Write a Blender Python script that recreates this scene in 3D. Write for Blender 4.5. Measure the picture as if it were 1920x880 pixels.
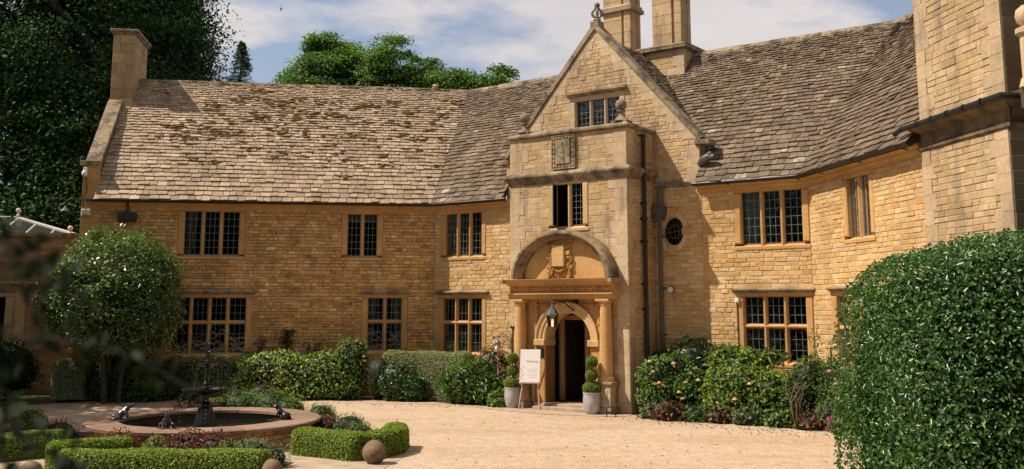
import bpy, math, random
import numpy as np
from mathutils import Vector, Matrix
random.seed(7); RNG = np.random.default_rng(11)
R = math.radians
for o in list(bpy.data.objects): bpy.data.objects.remove(o)
SC = bpy.context.scene
COL = SC.collection

# ------------------------------------------------------------------ camera, sky, sun, exposure
cd = bpy.data.cameras.new('camera'); cam = bpy.data.objects.new('camera', cd); COL.objects.link(cam)
cam.location = (0, 0, 2.66); cam.rotation_euler = (R(98.5), 0, 0)
cd.sensor_width = 36; cd.lens = 35.006; cd.shift_y = -0.075
cd.clip_start = 0.1; cd.clip_end = 3000
cd.dof.use_dof = True; cd.dof.focus_distance = 24; cd.dof.aperture_fstop = 2.8
SC.camera = cam
SUN_EL = R(52); SUN_AZ = R(186.6)            # math angle of the direction towards the sun, in plan
SKY_STRENGTH = 0.10; CLOUD = (5.6, 5.3, 5.25)
w = bpy.data.worlds.new('World'); SC.world = w; w.use_nodes = True
nt = w.node_tree; nt.nodes.clear(); N = nt.nodes; L = nt.links
out = N.new('ShaderNodeOutputWorld'); bg = N.new('ShaderNodeBackground'); bg.inputs[1].default_value = SKY_STRENGTH
sky = N.new('ShaderNodeTexSky'); sky.sky_type = 'NISHITA'; sky.sun_disc = False
sky.sun_elevation = SUN_EL; sky.sun_rotation = math.pi/2 - SUN_AZ
tc = N.new('ShaderNodeTexCoord'); sep = N.new('ShaderNodeSeparateXYZ'); L.new(tc.outputs['Generated'], sep.inputs[0])
zz = N.new('ShaderNodeMath'); zz.operation = 'ADD'; zz.inputs[1].default_value = 0.22; L.new(sep.outputs[2], zz.inputs[0])
zm = N.new('ShaderNodeMath'); zm.operation = 'MAXIMUM'; zm.inputs[1].default_value = 0.05; L.new(zz.outputs[0], zm.inputs[0])
dv = N.new('ShaderNodeVectorMath'); dv.operation = 'DIVIDE'; cb = N.new('ShaderNodeCombineXYZ')
for i in range(3): L.new(zm.outputs[0], cb.inputs[i])
L.new(tc.outputs['Generated'], dv.inputs[0]); L.new(cb.outputs[0], dv.inputs[1])
mp = N.new('ShaderNodeMapping'); mp.inputs['Location'].default_value = (8.12, 8.05, 0); mp.inputs['Scale'].default_value = (1, 1.25, 1); L.new(dv.outputs[0], mp.inputs[0])
n1 = N.new('ShaderNodeTexNoise'); n1.inputs['Scale'].default_value = 1.6; n1.inputs['Detail'].default_value = 9; n1.inputs['Roughness'].default_value = 0.55
L.new(mp.outputs[0], n1.inputs[0])
cr = N.new('ShaderNodeValToRGB'); cr.color_ramp.elements[0].position = 0.43; cr.color_ramp.elements[1].position = 0.53
cr.color_ramp.elements[0].color = (0.12, 0.12, 0.12, 1); cr.color_ramp.elements[1].color = (0.97, 0.97, 0.97, 1)
L.new(n1.outputs[0], cr.inputs[0])
n2 = N.new('ShaderNodeTexNoise'); n2.inputs['Scale'].default_value = 2.6; n2.inputs['Detail'].default_value = 6; L.new(mp.outputs[0], n2.inputs[0])
cr2 = N.new('ShaderNodeValToRGB'); cr2.color_ramp.elements[0].position = 0.35; cr2.color_ramp.elements[1].position = 0.65
cr2.color_ramp.elements[0].color = (CLOUD[0]*0.93, CLOUD[1]*0.93, CLOUD[2]*0.97, 1); cr2.color_ramp.elements[1].color = (CLOUD[0]*1.08, CLOUD[1]*1.06, CLOUD[2]*1.05, 1)
L.new(n2.outputs[0], cr2.inputs[0])
def mrange(src, a, b_, lo, hi):
    m_ = N.new('ShaderNodeMapRange'); m_.interpolation_type = 'SMOOTHSTEP'
    for i_, x_ in ((1, a), (2, b_), (3, lo), (4, hi)): m_.inputs[i_].default_value = x_
    L.new(src, m_.inputs[0]); return m_.outputs[0]
def mul(a, b_):
    m_ = N.new('ShaderNodeMath'); m_.operation = 'MULTIPLY'; L.new(a, m_.inputs[0]); L.new(b_, m_.inputs[1]); return m_.outputs[0]
cover = mul(mul(cr.outputs[0], mrange(sep.outputs[2], 0.46, 0.72, 1.0, 0.55)), mrange(sep.outputs[1], -0.1, 0.45, 0.7, 1.0))
hz = N.new('ShaderNodeMix'); hz.data_type = 'RGBA'; L.new(mrange(sep.outputs[2], 0.42, 0.7, 0.12, 0.85), hz.inputs[0]); L.new(sky.outputs[0], hz.inputs[6]); hz.inputs[7].default_value = (3.0, 2.8, 2.6, 1)
mx = N.new('ShaderNodeMix'); mx.data_type = 'RGBA'; L.new(cover, mx.inputs[0]); L.new(hz.outputs[2], mx.inputs[6]); L.new(cr2.outputs[0], mx.inputs[7])
L.new(mx.outputs[2], bg.inputs[0]); L.new(bg.outputs[0], out.inputs[0])
sl = bpy.data.lights.new('sun', 'SUN'); sun = bpy.data.objects.new('sun', sl); COL.objects.link(sun)
sl.energy = 5.0; sl.angle = R(0.6); sl.color = (1.0, 0.89, 0.74)
sd = Vector((math.cos(SUN_AZ)*math.cos(SUN_EL), math.sin(SUN_AZ)*math.cos(SUN_EL), math.sin(SUN_EL)))
sun.rotation_euler = sd.to_track_quat('Z', 'Y').to_euler()
vs = SC.view_settings; vs.view_transform = 'Standard'; vs.look = 'None'; vs.exposure = 0.36; vs.gamma = 1.0; vs.use_curve_mapping = False

# ------------------------------------------------------------------ helpers
def V(*a): return np.array(a, float)
def tag(o, label=None, cat=None, group=None, kind=None):
    if label: o['label'] = label
    if cat: o['category'] = cat
    if group: o['group'] = group
    if kind: o['kind'] = kind
    return o
def empty(name, loc, label, cat, group=None, rz=0):
    o = bpy.data.objects.new(name, None); COL.objects.link(o); o.location = loc; o.rotation_euler = (0, 0, rz)
    o.empty_display_size = 0.1
    return tag(o, label, cat, group)
def world_off(o):
    v = V(0, 0, 0)
    while o is not None:
        v = v + np.array(o.location); o = o.parent
    return v
def copy_tree(o, parent=None):
    c = o.copy(); COL.objects.link(c)
    if parent is not None: c.parent = parent
    for ch in o.children: copy_tree(ch, c)
    return c
def mesh_np(name, verts, faces, cols, mat, parent=None, label=None, smooth=False, world=False, loc=None):
    """verts (n,3); faces: list of index lists or an (m,k) array; cols (n,3) or None"""
    verts = np.asarray(verts, float)
    if world and parent is not None: verts = verts - world_off(parent)
    if loc is not None: verts = verts - np.asarray(loc, float)
    me = bpy.data.meshes.new(name)
    if isinstance(faces, np.ndarray):
        m, k = faces.shape
        me.vertices.add(len(verts)); me.vertices.foreach_set('co', verts.ravel())
        me.loops.add(m*k); me.loops.foreach_set('vertex_index', faces.ravel().astype(np.int32))
        me.polygons.add(m); me.polygons.foreach_set('loop_start', np.arange(0, m*k, k, dtype=np.int32))
        try: me.polygons.foreach_set('loop_total', np.full(m, k, dtype=np.int32))
        except Exception: pass
        me.update(calc_edges=True); me.validate()
    else:
        me.from_pydata([tuple(v) for v in verts], [], faces); me.update()
    if cols is not None and len(me.vertices) == len(cols):
        a = me.color_attributes.new('Col', 'FLOAT_COLOR', 'POINT')
        c4 = np.ones((len(cols), 4)); c4[:, :3] = cols; a.data.foreach_set('color', c4.ravel())
    if smooth: me.polygons.foreach_set('use_smooth', np.ones(len(me.polygons), bool))
    if mat: me.materials.append(mat)
    o = bpy.data.objects.new(name, me); COL.objects.link(o)
    if loc is not None: o.location = loc
    if parent is not None: o.parent = parent
    if label: o['label'] = label
    return o
class Fr:
    """a wall frame: t along the wall, o outward, z up"""
    def __init__(s, O, d, n): s.O, s.d, s.n = np.array(O, float), np.array(d, float), np.array(n, float)
    def p(s, t, o, z): return s.O + s.d*t + s.n*o + V(0, 0, z)
I3 = Fr(V(0, 0, 0), V(1, 0, 0), V(0, 1, 0))
class MB:
    def __init__(s): s.v, s.f, s.c = [], [], []
    def add(s, pts, faces, col=(1, 1, 1)):
        b = len(s.v); s.v += [tuple(p) for p in pts]; s.c += [tuple(col)]*len(pts)
        s.f += [[b+i for i in f] for f in faces]; return s
    def box(s, fr, t0, t1, o0, o1, z0, z1, col=(1, 1, 1), ch=0.0):
        if ch <= 0:
            P = [fr.p(t, o, z) for z in (z0, z1) for o in (o0, o1) for t in (t0, t1)]
            return s.add(P, [[0, 2, 3, 1], [4, 5, 7, 6], [0, 1, 5, 4], [2, 6, 7, 3], [0, 4, 6, 2], [1, 3, 7, 5]], col)
        # front (o1) face chamfered
        P = [fr.p(t0, o0, z0), fr.p(t1, o0, z0), fr.p(t1, o0, z1), fr.p(t0, o0, z1),
             fr.p(t0, o1-ch, z0), fr.p(t1, o1-ch, z0), fr.p(t1, o1-ch, z1), fr.p(t0, o1-ch, z1),
             fr.p(t0+ch, o1, z0+ch), fr.p(t1-ch, o1, z0+ch), fr.p(t1-ch, o1, z1-ch), fr.p(t0+ch, o1, z1-ch)]
        return s.add(P, [[0, 1, 2, 3], [0, 4, 5, 1], [1, 5, 6, 2], [2, 6, 7, 3], [3, 7, 4, 0],
                         [4, 8, 9, 5], [5, 9, 10, 6], [6, 10, 11, 7], [7, 11, 8, 4], [8, 11, 10, 9]], col)
    def prism(s, fr, poly, o0, o1, col=(1, 1, 1)):
        """poly: (t,z) outline extruded from o0 to o1"""
        n = len(poly); P = [fr.p(t, o0, z) for t, z in poly] + [fr.p(t, o1, z) for t, z in poly]
        return s.add(P, [list(range(n)), list(range(2*n-1, n-1, -1))] + [[i, (i+1) % n, n+(i+1) % n, n+i] for i in range(n)], col)
    def profile(s, fr, prof, t0, t1, col=(1, 1, 1), m0=0.0, m1=0.0):
        """prof: closed (o,z) outline run along t; m0/m1 mitre: the ends move by m*o"""
        n = len(prof); P = [fr.p(t0+m0*o, o, z) for o, z in prof] + [fr.p(t1+m1*o, o, z) for o, z in prof]
        return s.add(P, [list(range(n)), list(range(2*n-1, n-1, -1))] + [[i, (i+1) % n, n+(i+1) % n, n+i] for i in range(n)], col)
    def lathe(s, c, prof, n=20, col=(1, 1, 1), cap=True):
        """prof: (r,z) bottom to top"""
        P = []; F = []
        for r, z in prof:
            for k in range(n):
                a = 2*math.pi*k/n; P.append((c[0]+r*math.cos(a), c[1]+r*math.sin(a), c[2]+z))
        for i in range(len(prof)-1):
            for k in range(n):
                k2 = (k+1) % n; F.append([i*n+k, i*n+k2, (i+1)*n+k2, (i+1)*n+k])
        if cap: F.append(list(range(n-1, -1, -1))); F.append([(len(prof)-1)*n+k for k in range(n)])
        return s.add(P, F, col)
    def tube(s, path, r, n=6, col=(1, 1, 1)):
        path = [np.array(p, float) for p in path]; m = len(path)
        rs = r if isinstance(r, (list, tuple)) else [r]*m
        P = []; F = []; u = None
        for i in range(m):
            d = path[min(i+1, m-1)]-path[max(i-1, 0)]; d = d/(np.linalg.norm(d)+1e-9)
            if u is None:
                h = V(0, 0, 1) if abs(d[2]) < 0.9 else V(1, 0, 0)
                u = np.cross(d, h)
            u = u - d*(u@d); u /= (np.linalg.norm(u)+1e-9); w_ = np.cross(d, u)
            for k in range(n):
                a = 2*math.pi*k/n; P.append(path[i]+rs[i]*(u*math.cos(a)+w_*math.sin(a)))
        for i in range(m-1):
            for k in range(n):
                k2 = (k+1) % n; F.append([i*n+k, i*n+k2, (i+1)*n+k2, (i+1)*n+k])
        F.append(list(range(n-1, -1, -1))); F.append([(m-1)*n+k for k in range(n)])
        return s.add(P, F, col)
    def ball(s, c, r, n=12, col=(1, 1, 1), sc=(1, 1, 1), rot=None, jit=0):
        P = []; F = []; m = max(5, n//2+1)
        for i in range(m+1):
            th = math.pi*i/m
            for k in range(n):
                a = 2*math.pi*k/n
                q = V(math.sin(th)*math.cos(a)*sc[0], math.sin(th)*math.sin(a)*sc[1], -math.cos(th)*sc[2])*r
                if jit: q = q*(1+jit*math.sin(5*q[0]/r+3*q[2]/r+c[0]*9)*math.cos(4*q[1]/r+c[1]*7))
                if rot is not None: q = rot@q
                P.append(np.array(c)+q)
        for i in range(m):
            for k in range(n):
                k2 = (k+1) % n; F.append([i*n+k, i*n+k2, (i+1)*n+k2, (i+1)*n+k])
        return s.add(P, F, col)
    def build(s, name, mat, parent=None, label=None, smooth=False, world=True, loc=None, bevel=0):
        o = mesh_np(name, np.array(s.v), s.f, np.array(s.c), mat, parent, label, smooth, world, loc)
        if bevel:
            b = o.modifiers.new('b', 'BEVEL'); b.width = bevel; b.segments = 2; b.limit_method = 'ANGLE'
        return o
def shade_auto(o, ang=40):
    o.data.polygons.foreach_set('use_smooth', np.ones(len(o.data.polygons), bool))
    try: o.data.set_sharp_from_angle(angle=R(ang))
    except Exception: pass
    return o

# ------------------------------------------------------------------ materials
def mat_new(name):
    m = bpy.data.materials.new(name); m.use_nodes = True; nt = m.node_tree; nt.nodes.clear()
    o = nt.nodes.new('ShaderNodeOutputMaterial'); b = nt.nodes.new('ShaderNodeBsdfPrincipled'); nt.links.new(b.outputs[0], o.inputs[0])
    return m, nt, b, o
def noise(nt, scale, detail=4, rough=0.55, src='Object', stretch=None):
    tc = nt.nodes.new('ShaderNodeTexCoord'); n = nt.nodes.new('ShaderNodeTexNoise')
    n.inputs['Scale'].default_value = scale; n.inputs['Detail'].default_value = detail; n.inputs['Roughness'].default_value = rough
    if stretch:
        mp = nt.nodes.new('ShaderNodeMapping'); mp.inputs['Scale'].default_value = stretch
        nt.links.new(tc.outputs[src], mp.inputs[0]); nt.links.new(mp.outputs[0], n.inputs['Vector'])
    else: nt.links.new(tc.outputs[src], n.inputs['Vector'])
    return n
def ramp(nt, src, p0, p1, c0=(0, 0, 0), c1=(1, 1, 1)):
    r = nt.nodes.new('ShaderNodeValToRGB'); e = r.color_ramp.elements
    e[0].position = p0; e[1].position = p1; e[0].color = (*c0, 1); e[1].color = (*c1, 1)
    nt.links.new(src, r.inputs[0]); return r
def mixc(nt, fac, a, b, mode='MIX'):
    m = nt.nodes.new('ShaderNodeMix'); m.data_type = 'RGBA'; m.blend_type = mode
    for i, x in ((0, fac), (6, a), (7, b)):
        if isinstance(x, (int, float)): m.inputs[i].default_value = x
        elif isinstance(x, tuple): m.inputs[i].default_value = (*x, 1)
        else: nt.links.new(x, m.inputs[i])
    return m.outputs[2]
def bump(nt, b, h, strength, dist=0.02):
    bp = nt.nodes.new('ShaderNodeBump'); bp.inputs['Strength'].default_value = strength; bp.inputs['Distance'].default_value = dist
    nt.links.new(h, bp.inputs['Height']); nt.links.new(bp.outputs[0], b.inputs['Normal']); return bp
def mat_stone(name, tint=(1, 1, 1), stain=(0.10, 0.085, 0.06), stain_amt=0.35, stain_lo=0.55, lichen=0.2, bstr=0.5, rough=0.92, streak=True):
    m, nt, b, o = mat_new(name)
    at = nt.nodes.new('ShaderNodeAttribute'); at.attribute_name = 'Col'
    c = mixc(nt, 1.0, at.outputs[0], tint, 'MULTIPLY')
    nf = noise(nt, 14, 5, 0.6); r1 = ramp(nt, nf.outputs[0], 0.25, 0.8, (0.78, 0.76, 0.72), (1.15, 1.14, 1.12))
    c = mixc(nt, 1.0, c, r1.outputs[0], 'MULTIPLY')
    nb = noise(nt, 0.7, 5, 0.65); r2 = ramp(nt, nb.outputs[0], 0.35, 0.68, (0.78, 0.74, 0.68), (1.1, 1.1, 1.1))
    c = mixc(nt, 1.0, c, r2.outputs[0], 'MULTIPLY')
    ns = noise(nt, 2.6, 7, 0.7, stretch=(1, 1, 0.28) if streak else None); r3 = ramp(nt, ns.outputs[0], stain_lo, stain_lo+0.17, (0, 0, 0), (stain_amt,)*3)
    c = mixc(nt, r3.outputs[0], c, stain)
    nl = noise(nt, 22, 6, 0.7); r4 = ramp(nt, nl.outputs[0], 0.62, 0.70, (0, 0, 0), (lichen,)*3)
    c = mixc(nt, r4.outputs[0], c, (0.62, 0.58, 0.50))
    nt.links.new(c, b.inputs['Base Color']); b.inputs['Roughness'].default_value = rough; b.inputs['Specular IOR Level'].default_value = 0.25
    ng = noise(nt, 38, 6, 0.75); bump(nt, b, ng.outputs[0], bstr, 0.02)
    return m
M = {}
M['gold'] = mat_stone('golden_stone', stain_amt=0.22, stain_lo=0.6)
M['gold_rough'] = mat_stone('rough_golden_stone', stain=(0.14, 0.085, 0.04), stain_amt=0.5, stain_lo=0.5, lichen=0.35, bstr=0.9, streak=False)
M['buff'] = mat_stone('buff_stone', stain=(0.15, 0.125, 0.095), stain_amt=0.62, stain_lo=0.50, lichen=0.4)
M['dress'] = mat_stone('dressed_stone', stain=(0.16, 0.11, 0.06), stain_amt=0.3, stain_lo=0.58, lichen=0.06, bstr=0.2)
M['dress_old'] = mat_stone('lichened_stone', stain=(0.055, 0.05, 0.042), stain_amt=0.85, stain_lo=0.44, lichen=0.3, bstr=0.6, streak=False)
M['mortar'] = mat_stone('mortar', stain_amt=0.1, lichen=0.0)
M['slate'] = mat_stone('stone_slate', stain=(0.08, 0.07, 0.055), stain_amt=0.45, stain_lo=0.52, lichen=0.25, bstr=0.8, streak=False)
M['slate_dark'] = mat_stone('weathered_slate', stain=(0.045, 0.04, 0.033), stain_amt=0.6, stain_lo=0.47, lichen=0.3, bstr=0.8, streak=False)
M['bronze_stone'] = mat_stone('coping_red_stone', stain=(0.10, 0.07, 0.055), stain_amt=0.3, stain_lo=0.55, lichen=0.1, bstr=0.3, streak=False)
def simple(name, col, rough=0.6, metal=0.0, spec=0.5, nz=None, bstr=0.0, var=0.0):
    m, nt, b, o = mat_new(name); b.inputs['Roughness'].default_value = rough; b.inputs['Metallic'].default_value = metal; b.inputs['Specular IOR Level'].default_value = spec
    n = noise(nt, nz or 8, 5)
    r = ramp(nt, n.outputs[0], 0.3, 0.7, tuple(x*(1-var) for x in col), tuple(min(1, x*(1+var)) for x in col))
    nt.links.new(r.outputs[0], b.inputs['Base Color'])
    if bstr: bump(nt, b, n.outputs[0], bstr, 0.01)
    return m
M['black'] = simple('black_iron', (0.018, 0.017, 0.017), 0.45, 0.2, var=0.4)
M['lead'] = simple('lead_came', (0.16, 0.17, 0.17), 0.5, 0.5, var=0.2)
M['leadgrey'] = simple('grey_lead', (0.10, 0.10, 0.10), 0.6, 0.3, var=0.3)
M['wood'] = simple('dark_oak', (0.022, 0.011, 0.007), 0.55, var=0.5, bstr=0.3)
M['inside'] = simple('dark_room', (0.018, 0.015, 0.012), 0.95, var=0.3)
M['blind'] = simple('blind_cloth', (0.62, 0.60, 0.55), 0.9, var=0.05)
M['white'] = simple('white_paint', (0.74, 0.72, 0.70), 0.5, var=0.04)
M['ink'] = simple('grey_ink', (0.45, 0.44, 0.43), 0.8, var=0.2)
M['plastic'] = simple('cream_plastic', (0.6, 0.57, 0.5), 0.4, var=0.05)
M['zinc'] = simple('zinc_grey', (0.40, 0.39, 0.39), 0.55, 0.25, nz=6, var=0.18, bstr=0.1)
M['pinewood'] = simple('pale_wood', (0.50, 0.36, 0.30), 0.6, var=0.15)
M['iron'] = simple('dark_cast_iron', (0.028, 0.024, 0.022), 0.28, 0.5, nz=20, var=0.5, bstr=0.2)
M['bronze'] = simple('bronze', (0.11, 0.10, 0.10), 0.3, 0.7, nz=18, var=0.5, bstr=0.3)
M['verdigris'] = simple('verdigris', (0.05, 0.14, 0.11), 0.6, 0.4, var=0.3)
M['bellbronze'] = simple('bell_metal', (0.30, 0.24, 0.20), 0.25, 0.9, var=0.3)
M['bark'] = simple('bark', (0.055, 0.042, 0.030), 0.9, nz=12, var=0.5, bstr=0.8)
M['twig'] = simple('dry_twig', (0.20, 0.15, 0.10), 0.9, nz=12, var=0.4)
M['bird'] = simple('dark_feathers', (0.02, 0.02, 0.02), 0.8)
M['gable_glass_frame'] = simple('lantern_white', (0.55, 0.51, 0.50), 0.5, var=0.1)
M['paving'] = simple('paving_stone', (0.38, 0.285, 0.205), 0.85, nz=3, var=0.22, bstr=0.3)
M['soil'] = simple('soil', (0.045, 0.030, 0.020), 0.95, nz=10, var=0.5, bstr=0.8)
M['moss'] = simple('moss', (0.13, 0.080, 0.022), 0.95, nz=18, var=0.7, bstr=1.0)
m, nt, b, o = mat_new('flame'); b.inputs['Base Color'].default_value = (1, .4, .2, 1); b.inputs['Emission Color'].default_value = (1, .35, .15, 1); b.inputs['Emission Strength'].default_value = 8; M['flame'] = m
def mat_glass(name, tint, refl=0.85):
    m, nt, b, o = mat_new(name); nt.nodes.remove(b)
    tr = nt.nodes.new('ShaderNodeBsdfTransparent'); tr.inputs[0].default_value = (*tint, 1)
    gl = nt.nodes.new('ShaderNodeBsdfGlossy'); gl.inputs['Roughness'].default_value = 0.03; gl.inputs[0].default_value = (refl, refl, refl, 1)
    fr = nt.nodes.new('ShaderNodeFresnel'); fr.inputs[0].default_value = 1.5
    n = noise(nt, 3.2, 3); bp = nt.nodes.new('ShaderNodeBump'); bp.inputs['Strength'].default_value = 0.4; bp.inputs['Distance'].default_value = 0.02
    nt.links.new(n.outputs[0], bp.inputs['Height']); nt.links.new(bp.outputs[0], gl.inputs['Normal']); nt.links.new(bp.outputs[0], fr.inputs['Normal'])
    mx = nt.nodes.new('ShaderNodeMixShader'); nt.links.new(fr.outputs[0], mx.inputs[0]); nt.links.new(tr.outputs[0], mx.inputs[1]); nt.links.new(gl.outputs[0], mx.inputs[2])
    nt.links.new(mx.outputs[0], o.inputs[0]); return m
M['glass'] = mat_glass('window_glass', (0.62, 0.66, 0.64))
m, nt, b, o = mat_new('pond_water'); b.inputs['Base Color'].default_value = (0.012, 0.014, 0.008, 1); b.inputs['Roughness'].default_value = 0.06; b.inputs['IOR'].default_value = 1.33
n = noise(nt, 9, 3); bump(nt, b, n.outputs[0], 0.25, 0.02); M['water'] = m
m, nt, b, o = mat_new('splash'); b.inputs['Base Color'].default_value = (0.8, 0.8, 0.82, 1); b.inputs['Roughness'].default_value = 0.1; b.inputs['Transmission Weight'].default_value = 0.6; b.inputs['IOR'].default_value = 1.33; M['splash'] = m
def mat_leaf(name, rough=0.55, trans=0.32, spec=0.28):
    m, nt, b, o = mat_new(name)
    at = nt.nodes.new('ShaderNodeAttribute'); at.attribute_name = 'Col'
    nt.links.new(at.outputs[0], b.inputs['Base Color']); b.inputs['Roughness'].default_value = rough; b.inputs['Specular IOR Level'].default_value = spec
    tl = nt.nodes.new('ShaderNodeBsdfTranslucent'); c = mixc(nt, 1.0, at.outputs[0], (1.3, 1.5, 0.6), 'MULTIPLY'); nt.links.new(c, tl.inputs[0])
    mx = nt.nodes.new('ShaderNodeMixShader'); mx.inputs[0].default_value = trans
    nt.links.new(b.outputs[0], mx.inputs[1]); nt.links.new(tl.outputs[0], mx.inputs[2]); nt.links.new(mx.outputs[0], o.inputs[0]); return m
M['leaf'] = mat_leaf('leaf'); M['leaf_gloss'] = mat_leaf('glossy_leaf', 0.34, 0.25, 0.5); M['leaf_matt'] = mat_leaf('matt_leaf', 0.75, 0.2, 0.2)
M['petal'] = mat_leaf('petal', 0.7, 0.3, 0.2)
# gravel
m, nt, b, o = mat_new('gravel')
n1_ = noise(nt, 48, 3, 0.6); r1 = ramp(nt, n1_.outputs[0], 0.28, 0.72, (0.37, 0.288, 0.215), (0.69, 0.57, 0.45))
vo = nt.nodes.new('ShaderNodeTexVoronoi'); vo.inputs['Scale'].default_value = 42; tcx = nt.nodes.new('ShaderNodeTexCoord'); nt.links.new(tcx.outputs['Object'], vo.inputs['Vector'])
hs = ramp(nt, vo.outputs['Color'], 0.1, 0.9, (0.72, 0.70, 0.68), (1.2, 1.18, 1.14))
c = mixc(nt, 1.0, r1.outputs[0], hs.outputs[0], 'MULTIPLY')
nb = noise(nt, 0.35, 4, 0.6, stretch=(0.6, 1.6, 1)); r2 = ramp(nt, nb.outputs[0], 0.45, 0.66, (1.03, 1.0, 0.98), (0.92, 0.81, 0.69))
c = mixc(nt, 1.0, c, r2.outputs[0], 'MULTIPLY')
nd = noise(nt, 3.5, 6, 0.7); r5 = ramp(nt, nd.outputs[0], 0.3, 0.75, (0.80, 0.78, 0.76), (1.10, 1.10, 1.10)); c = mixc(nt, 1.0, c, r5.outputs[0], 'MULTIPLY')
nt.links.new(c, b.inputs['Base Color']); b.inputs['Roughness'].default_value = 0.95; b.inputs['Specular IOR Level'].default_value = 0.2
bump(nt, b, vo.outputs['Distance'], 0.7, 0.02); M['gravel'] = m
m, nt, b, o = mat_new('far_turf'); n = noise(nt, 0.2, 5); r = ramp(nt, n.outputs[0], 0.3, 0.7, (0.03, 0.055, 0.015), (0.06, 0.09, 0.03)); nt.links.new(r.outputs[0], b.inputs['Base Color']); b.inputs['Roughness'].default_value = 1; M['turf'] = m

# ------------------------------------------------------------------ plan of the place (metres; y away from the viewer)
dl = R(8.6); a53 = R(53.6)
dA = V(-math.cos(dl), -math.sin(dl), 0); nA = V(math.sin(dl), -math.cos(dl), 0)
dM = V(math.sin(a53), -math.cos(a53), 0); nM = V(-math.cos(a53), -math.sin(a53), 0)
dD = V(math.sin(dl), -math.cos(dl), 0); nD = V(-math.cos(dl), -math.sin(dl), 0)
M0 = V(-2.42, 31.24, 0); M1 = M0 + 12.0*dM
FA = Fr(M0, dA, nA); FM = Fr(M0, dM, nM); FD = Fr(M1, dD, nD)
SP = 1.45                                        # the porch stands this far in front of the centre wall
FP = Fr(M0 + SP*nM, dM, nM); PT0, PT1 = 4.02, 7.76
FR = Fr(M0 + SP*nM + PT1*dM, -nM, dM)            # porch right flank, t runs back
FL = Fr(M0 + SP*nM + PT0*dM, -nM, -dM)
EAVE = 5.85; RIDGE = 10.26; SPAN = 3.45; OVER = 0.30; KS = (RIDGE-EAVE)/(SPAN+OVER)
KB = 0.414                                       # along-wall shift per metre back at the 45 degree corners
GT, GZ, GK = 5.97, 10.64, 1.123                  # gable apex along the wall, height, rake
GOLD = [(0.633, 0.39, 0.164), (0.588, 0.35, 0.136), (0.667, 0.435, 0.198), (0.542, 0.305, 0.107), (0.68, 0.508, 0.282), (0.621, 0.384, 0.164), (0.61, 0.362, 0.141), (0.655, 0.418, 0.186)]
GOLDB = [(0.61, 0.42, 0.21), (0.59, 0.395, 0.185), (0.62, 0.44, 0.235), (0.57, 0.36, 0.15), (0.63, 0.48, 0.29), (0.6, 0.41, 0.2)]
BUFF = [(0.53, 0.385, 0.235), (0.49, 0.345, 0.195), (0.55, 0.43, 0.29), (0.5, 0.36, 0.21), (0.53, 0.375, 0.2), (0.51, 0.38, 0.24)]
TOWER = [(0.49, 0.36, 0.215), (0.45, 0.32, 0.18), (0.51, 0.4, 0.26), (0.47, 0.345, 0.2), (0.5, 0.37, 0.22)]
DG = (0.55, 0.335, 0.14); DB = (0.545, 0.42, 0.28); DT = (0.49, 0.375, 0.25); OLD = (0.34, 0.27, 0.19)

# ------------------------------------------------------------------ ground
g = MB(); g.add([(-400, -100, -0.012), (400, -100, -0.012), (400, 900, -0.012), (-400, 900, -0.012)], [[0, 1, 2, 3]])
tag(g.build('terrain', M['turf']), kind='structure')
g = MB(); g.add([(-26, -8, 0), (22, -8, 0), (22, 33, 0), (-26, 33, 0)], [[0, 1, 2, 3]])
tag(g.build('gravel_forecourt', M['gravel']), kind='structure')
def flat(name, pts, z, mat, kind='structure'):
    g = MB(); g.add([(x, y, z) for x, y in pts], [list(range(len(pts)))]); return tag(g.build(name, mat), kind=kind)
flat('lawn', [(-26, 27.0), (-13.9, 27.0), (-12.6, 28.4), (-12.2, 33), (-26, 33)], 0.006, M['turf'])
# planting soil along the walls
flat('soil_bed_left', [(-12.2, 29.0), (-9.5, 29.35), (-6.5, 29.5), (-4.5, 29.6), (-2.5, 29.0), (-0.9, 27.6), (0.0, 27.0), (1.2, 28.9), (-2.4, 31.3), (-13, 29.7)], 0.01, M['soil'])
flat('soil_bed_right', [(3.05, 25.4), (4.2, 24.2), (5.6, 23.5), (7.4, 22.2), (8.6, 19.5), (9.3, 16.4), (8.9, 16.0), (7.4, 23.9), (4.2, 26.6)], 0.01, M['soil'])
flat('doorstep_paving', [tuple((FP.p(t, o, 0))[:2]) for t, o in ((3.3, 0.0), (3.2, 0.75), (4.6, 1.2), (5.9, 1.3), (7.2, 0.95), (7.9, 0.5), (7.85, 0.0))], 0.008, M['paving'])
# paving ring round the fountain garden
FC = V(-6.45, 20.5, 0)
flat('garden_paving', [(-11.2, 17.0), (-10, 15.2), (-7.5, 13.6), (-4, 13.6), (-2.3, 15.6), (-2.1, 17.2), (-1.95, 18.2), (-1.9, 19.2), (-2.0, 20.1), (-2.6, 20.4), (-3.6, 23.4), (-6.2, 24.9), (-8.6, 24.5), (-11.2, 22.4)], 0.006, M['paving'])

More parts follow.
